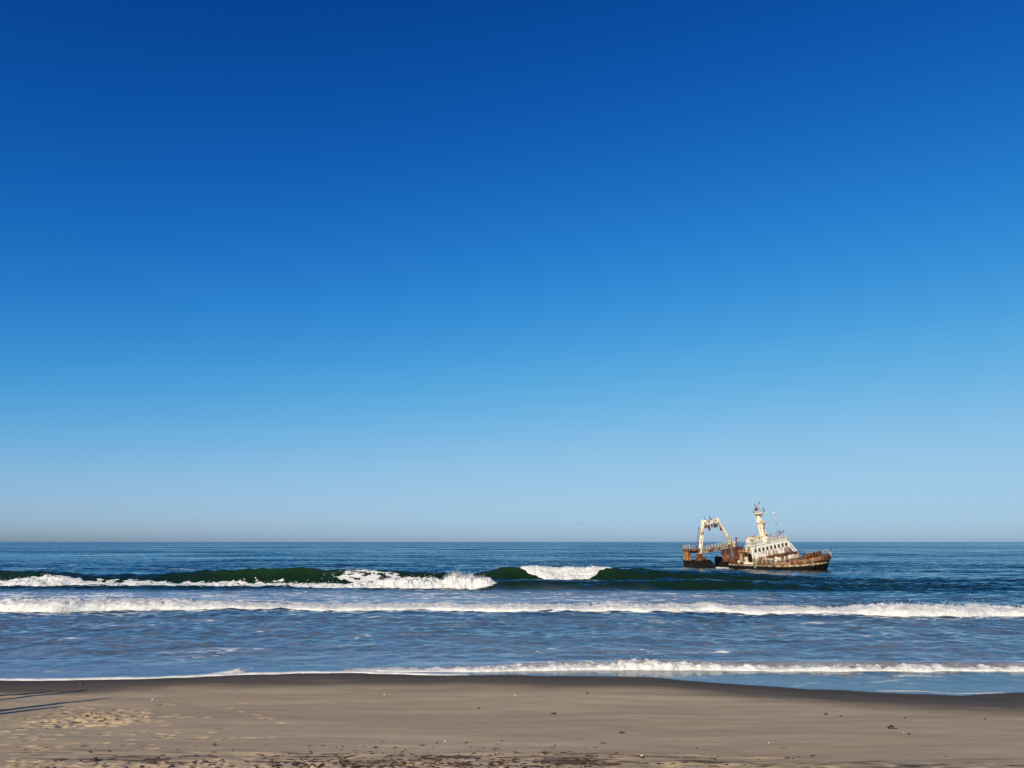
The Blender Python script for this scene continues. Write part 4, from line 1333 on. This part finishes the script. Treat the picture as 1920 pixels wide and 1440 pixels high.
def bird_mesh(pose):
    g = nb()
    if pose == 'flying':
        loft(g, [(-0.42, 0, 0.0), (-0.28, 0, 0), (-0.1, 0, 0), (0.1, 0, 0), (0.25, 0, 0.01), (0.42, 0, 0.03), (0.50, 0, 0.04), (0.56, 0, 0.035), (0.66, 0, 0.02)], [0.03, 0.07, 0.11, 0.11, 0.07, 0.04, 0.045, 0.025, 0.006])
        for s in (-1, 1):
            a = [(0.12, 0.06 * s, 0.05), (0.16, 0.38 * s, 0.16), (0.02, 0.78 * s, 0.10), (-0.14, 0.40 * s, 0.14), (-0.14, 0.06 * s, 0.05)]
            top = [g.verts.new(p) for p in a]
            bot = [g.verts.new((p[0], p[1], p[2] - 0.025)) for p in a]
            g.faces.new(top); g.faces.new(bot[::-1])
            for i in range(5): g.faces.new((top[i], top[(i + 1) % 5], bot[(i + 1) % 5], bot[i]))
    else:
        # upright body, S-shaped neck, head with a hooked bill, wedge tail, two legs
        loft(g, [(-0.30, 0, 0.02), (-0.20, 0, 0.10), (-0.13, 0, 0.20), (-0.05, 0, 0.32), (0.02, 0, 0.43), (0.05, 0, 0.52), (0.04, 0, 0.60), (0.06, 0, 0.68), (0.10, 0, 0.73), (0.15, 0, 0.74), (0.19, 0, 0.73), (0.29, 0, 0.71)],
             [0.02, 0.055, 0.10, 0.125, 0.105, 0.065, 0.045, 0.042, 0.055, 0.045, 0.02, 0.008])
        for s in (-1, 1):
            loft(g, [(-0.24, 0.05 * s, 0.12), (-0.12, 0.10 * s, 0.28), (-0.01, 0.10 * s, 0.42)], [0.015, 0.06, 0.035], 6)
            bar(g, (-0.05, 0.05 * s, 0.24), (-0.02, 0.06 * s, 0.0), 0.022, 0.016)
            bx(g, -0.04, 0.10, 0.06 * s - 0.03, 0.06 * s + 0.03, -0.008, 0.012)
    me = bpy.data.meshes.new('cormorant')
    bmesh.ops.recalc_face_normals(g, faces=g.faces[:])
    for f_ in g.faces: f_.smooth = True
    g.to_mesh(me); g.free()
    me.materials.append(M_BIRD)
    return me


SIT = bird_mesh('sitting')
FLY = bird_mesh('flying')


def put_bird(p, yaw, label, scale=0.95):
    scale *= 0.78
    o = bpy.data.objects.new('cormorant', SIT)
    C.objects.link(o)
    o.location = ship_world(p)
    o.rotation_euler = (0, 0, yaw)
    o.scale = (scale,) * 3
    tag(o, label, 'cormorant', 'cormorants resting on the wreck')


tc = top_c
put_bird(tc + (1.55, 0.55, 0.22), 0.3, 'cormorant on the right edge of the mast top platform')
put_bird(zl(1030, 165) + np.array((0, 0, 0.0)), 2.6, 'cormorant on the short aerial right of the masthead', 0.9)
put_bird(zl(985, 96) + np.array((0, 0, 0.03)), 0.4, 'cormorant on the end of the topmost mast crosstree')
put_bird(tc + (-0.45, -0.75, 0.22), 2.9, 'cormorant on the left edge of the mast top platform', 0.85)
put_bird(mb + axis * 0.49 + (1.05, 0, 0.10), 0.2, 'cormorant on the small middle platform of the mast', 0.85)
put_bird((-1.3, 1.5, 6.76), 0.8, 'cormorant on the cream casing at the left end of the bridge roof')
put_bird((-1.2, 7.6, 6.31), 2.8, 'cormorant on a roof vent right of the mast foot')
for y, l in ((10.05, 'left one of two cormorants standing at the right end of the bridge roof'), (11.1, 'rightmost of two cormorants standing at the right end of the bridge roof')):
    put_bird((-0.36, y, 6.64), 2.9, l, 1.05)
q = S(330, 288, 0, XG); put_bird((XG, q[1], S(330, 285, 0, XG)[2]), 0.3, 'cormorant at the left on top of the gantry crossbeam')
q = S(400, 290, 0, XG); put_bird((XG + 0.3, q[1], q[2] - 0.1), 2.5, 'cormorant beside the dark post on the gantry crossbeam')
put_bird(p1 + (0, 0, 0.03), 0.5, 'cormorant on the thin wire ladder left of the gantry')
_c = lambda f: ca + (cb - ca) * f + np.array((0.7, 0, 0.47 + 0.76))
put_bird(_c(0.40), 0.6, 'cormorant on the catwalk rail between the gantry legs')
put_bird(_c(0.13), 2.9, 'cormorant on the catwalk rail close to the left gantry leg', 0.9)
put_bird(np.array(deck_edge(14.6, 1, 3.03)), 0.2, 'cormorant on the bow rail at the right end of the wreck')
fb = bpy.data.objects.new('cormorant', FLY)
C.objects.link(fb)
fb.location = dp(1090, 982, 210)
fb.rotation_euler = (0.15, -0.1, 0.5)
fb.scale = (0.6, 0.6, 0.6)
tag(fb, 'small dark bird flying low above the horizon left of the wreck', 'bird')

# ------------------------------------------------------------------ things lying on the sand
bpy.context.view_layer.update()
DG = bpy.context.evaluated_depsgraph_get()
_bo = bpy.data.objects['beach'].evaluated_get(DG)


def sand_z(x, y):
    ok, co, no, ix = _bo.ray_cast(Vector((x, y, 8)), Vector((0, 0, -1)))
    return co.z


tk = NT('dried_kelp')
M_KELP = tk.done(tk.bsdf(tk.mix(tk.step(tk.noise(tk.obj(), 9.0, 4.0), 0.4, 0.7), (0.035, 0.016, 0.010), (0.085, 0.045, 0.025)), 0.55, tk.bump(tk.noise(tk.obj(), 22.0, 4.0), 0.6, 0.01)))
tk = NT('shell_white')
M_SHELL = tk.done(tk.bsdf(tk.mix(tk.step(tk.noise(tk.obj(), 20.0, 3.0), 0.4, 0.7), (0.74, 0.70, 0.62), (0.55, 0.48, 0.40)), 0.5))


def lump(seed, sx, sy, sz, rough=0.35):
    g = nb()
    bmesh.ops.create_icosphere(g, subdivisions=3, radius=1.0)
    for v in g.verts:
        c = np.array(v.co)
        d = 1 + rough * float(vn3(np.array([c[0] * 2.2 + seed]), np.array([c[1] * 2.2]), np.array([c[2] * 2.2]), seed)[0]) + 0.5 * rough * float(vn3(np.array([c[0] * 5 + seed]), np.array([c[1] * 5]), np.array([c[2] * 5]), seed + 1)[0])
        v.co = (c[0] * d * sx, c[1] * d * sy, max(c[2] * d, -0.35) * sz)
    return g


def kelp(px, py, wpx, hpx, label, k):
    p = ground_pt(px, py)
    m = p[1] / FPX
    wpx *= 0.8
    g = lump(k, wpx * m / 2, wpx * m / 2 * 0.8, hpx * m * 0.8, 0.5)
    for j in range(5):                      # fronds trailing from the clump
        a = random.uniform(0, 6.28)
        L = wpx * m * random.uniform(0.5, 0.9)
        pts = [(math.cos(a + 0.5 * i * (j % 2 - 0.5)) * L * i / 4, math.sin(a) * L * i / 4, 0.25 * hpx * m * (1 - i / 4) + 0.012) for i in range(5)]
        for s_, e_ in zip(pts[:-1], pts[1:]):
            beam(g, s_, e_, wpx * m * 0.10, 0.012)
    me = bpy.data.meshes.new('kelp_clump')
    bmesh.ops.recalc_face_normals(g, faces=g.faces[:])
    for f_ in g.faces: f_.smooth = True
    g.to_mesh(me); g.free()
    o = link('kelp_clump', me, M_KELP)
    o.location = (p[0], p[1], sand_z(p[0], p[1]) + 0.005)
    tag(o, label, 'seaweed', 'kelp scraps on the beach')


kelp(1672, 1369, 13, 5, 'largest dark kelp clump on the sand below the right shore', 1)
kelp(1549, 1339, 6, 3, 'dark kelp scrap left of the largest kelp clump, nearer the water', 2)
kelp(1577, 1343.5, 4, 2, 'tiny kelp scrap just right of the scrap above the dry sand', 3)
kelp(1705, 1379, 6, 2, 'flat kelp scrap lying right of the largest kelp clump', 4)
kelp(1697, 1349, 4, 2, 'tiny kelp scrap above the largest kelp clump', 5)
kelp(1899, 1327, 4, 3, 'small brown scrap at the right edge on the wet sand', 6)
kelp(1846, 1349, 4, 2.4, 'small dark scrap near the right edge on dry sand', 7)
kelp(1038, 1338, 9, 3, 'lone brown kelp scrap right of the picture middle', 8)
kelp(898, 1329, 4, 2, 'tiny dark scrap on the sand left of the picture middle', 9)
kelp(1101, 1298.5, 5, 2, 'dark scrap on the wet sand below the shore foam', 10)
kelp(1166, 1375.5, 11, 2, 'flat long kelp scrap on the sand below the wreck side', 11)
kelp(874, 1392, 4, 2, 'tiny dark scrap beside the white shell near the lower edge', 12)
kelp(151, 1282, 9, 3, 'dark kelp scrap on the wet sand close to the left foam edge', 13)
kelp(402, 1399, 6, 4, 'dark lump right of the footprints near the tide line', 14)
kelp(176, 1427.5, 17, 5, 'black kelp clump on the tide line at the lower left', 15)
kelp(110, 1427, 11, 4, 'smaller black kelp clump on the tide line left of the black one', 16)
kelp(26, 1432, 13, 5, 'kelp clump on the tide line in the lower left corner', 17)
kelp(385, 1433, 18, 7, 'black kelp heap on the lower edge right of the footprints', 18)
kelp(417, 1434, 12, 6, 'second black kelp heap on the lower edge right of the footprints', 19)
kelp(604, 1433, 9, 6, 'black kelp heap on the lower edge below the left middle', 20)


def shell(px, py, wpx, label, k):
    p = ground_pt(px, py)
    m = p[1] / FPX
    me = bpy.data.meshes.new('seashell')
    g = nb()
    r = wpx * m / 2
    n = 9
    rings = []
    for j in range(4):
        f = (j + 1) / 4
        rings.append([g.verts.new((math.cos(math.pi * i / (n - 1)) * r * f, math.sin(math.pi * i / (n - 1)) * r * f * 1.1, r * 0.75 * math.cos(f * 1.45) * (1 + 0.08 * (i % 2)))) for i in range(n)])
    apex = g.verts.new((0, -0.1 * r, r * 0.8))
    for i in range(n - 1):
        g.faces.new((apex, rings[0][i], rings[0][i + 1]))
        for j in range(3): g.faces.new((rings[j][i], rings[j + 1][i], rings[j + 1][i + 1], rings[j][i + 1]))
    back = [g.verts.new((rings[j][0].co.x, -0.12 * r, 0)) for j in (3,)] + [g.verts.new((rings[j][n - 1].co.x, -0.12 * r, 0)) for j in (3,)]
    g.faces.new((apex, rings[3][n - 1], back[1], back[0], rings[3][0]))
    bmesh.ops.recalc_face_normals(g, faces=g.faces[:])
    g.to_mesh(me); g.free()
    o = link('seashell', me, M_SHELL)
    o.location = (p[0], p[1], sand_z(p[0], p[1]) - 0.005)
    o.rotation_euler = (0, 0, random.uniform(0, 6))
    tag(o, label, 'shell', 'shells on the beach')


shell(835, 1388, 5, 'white shell beside a dark scrap near the lower middle', 1)
shell(721, 1303, 4, 'white shell on the wet sand left of the middle', 2)
shell(286, 1313, 5, 'pale shell on the wet sand above the footprints', 3)
shell(1694, 1375, 4, 'white shell between the largest kelp clump and a flat scrap', 4)
shell(1442, 1394, 4, 'white shell on the dry sand low and right of the middle', 5)
shell(1203, 1417, 6, 'flat pale shell near the lower edge right of the middle', 6)
shell(966, 1303, 4, 'pale shell on the wet sand at the picture middle', 7)
shell(1275, 1420, 3.5, 'small white shell at the lower edge below the wreck stern', 8)

# ------------------------------------------------------------------ four unseen posts beside the frame, added and leaned to throw the long shadows
tw = NT('grey_wood')
_pp = tw.obj()
M_WOOD = tw.done(tw.bsdf(tw.mix(tw.step(tw.noise(tw.mapping(_pp, (14, 14, 1.2)), 1.0, 5.0), 0.35, 0.7), (0.19, 0.15, 0.11), (0.09, 0.07, 0.05)), 0.85, tw.bump(tw.noise(tw.mapping(_pp, (20, 20, 1.5)), 1.0, 4.0), 0.5, 0.01)))
cot = 1 / math.tan(SUN_EL)
away = Vector((-sun_dir.x, -sun_dir.y, 0)).normalized()
for (tip, root, H, label) in (((205, 1310), (-40, 1336), 3.0, 'tall unseen wooden post added for its shadow outside the left edge, nearer the camera'),
                              ((112, 1326), (-60, 1343), 2.3, 'shorter unseen wooden post added for its shadow outside the left edge, nearest the camera'),
                              ((155, 1293), (-60, 1318), 3.0, 'tall unseen wooden post added for its shadow outside the left edge, nearer the water'),
                              ((85, 1297), (-70, 1309), 2.4, 'shorter unseen wooden post added for its shadow outside the left edge, nearest the water')):
    T = Vector(ground_pt(*tip)); Rr = Vector(ground_pt(*root))
    d = (T - Rr); d.z = 0; d.normalize()
    # the shadow runs along d; foot of the post is L back from its tip
    L = H * cot * 0.98
    # lean so that the shadow line bends onto d
    foot = T - d * L
    fz = float(beach_base(np.array([foot.x]), np.array([foot.y]))[0][0])
    h = H
    topxy = T - away * ((h + fz - T.z) * cot)
    g = nb()
    a = Vector((0, 0, -0.4)); b = Vector((topxy.x - foot.x, topxy.y - foot.y, h))
    n = 9
    prev = a
    for i in range(n):
        nx = a + (b - a) * (i + 1) / n + Vector((0.02 * math.sin(i * 1.9), 0.02 * math.cos(i * 2.3), 0)) * (1 if i < n - 1 else 0)
        bar(g, prev, nx, 0.30 - 0.19 * i / n, 0.30 - 0.19 * (i + 1) / n, 10)
        prev = nx
    me = bpy.data.meshes.new('shadow_post')
    bmesh.ops.remove_doubles(g, verts=g.verts[:], dist=0.002)
    g.to_mesh(me); g.free()
    o = link('shadow_post', me, M_WOOD)
    o.location = (foot.x, foot.y, fz)
    tag(o, label, 'post', 'unseen posts added left of the picture for their shadows')

# ------------------------------------------------------------------ litter of the tide line along the lower edge, too small to pick apart
def tide_debris():
    vs, ts = [], []
    n = 0
    for k in range(1500):
        px = random.choice((random.triangular(0, 1920, 300), random.triangular(460, 1300, 800), random.triangular(460, 1280, 700)))
        py = 1440 - abs(random.gauss(0, 17))
        if random.random() > 0.25 + 1.5 * max(0.0, float(pn(np.array([px / 60.0]), np.array([py / 6.0]), 91)[0])): continue
        ok, p, _no, _ix = _bo.ray_cast(Vector(CAM), Vector(ray(px, py)))
        if not ok: continue
        hit = p[2]
        L = random.uniform(0.03, 0.13); w_ = L * random.uniform(0.15, 0.5); h = random.uniform(0.008, 0.03)
        a = random.gauss(1.57, 0.6)
        dx, dy = math.sin(a), math.cos(a)
        ring = [(-L, 0), (-L * 0.3, -w_), (L * 0.6, -w_ * 0.7), (L, 0.1 * w_), (L * 0.4, w_), (-L * 0.5, w_ * 0.8)]
        for (u, v) in ring:
            vs.append((p[0] + u * dx + v * dy, p[1] + u * dy - v * dx, hit - 0.004))
        vs.append((p[0], p[1], hit + h))
        for i in range(6): ts.append((n + i, n + (i + 1) % 6, n + 6))
        n += 7
    me = raw_mesh('tide_debris', np.array(vs), np.array(ts), None, False)
    o = link('tide_debris', me, M_KELP)
    tag(o, 'scattered dark bits of weed along the tide line', 'debris', kind='stuff')


tide_debris()
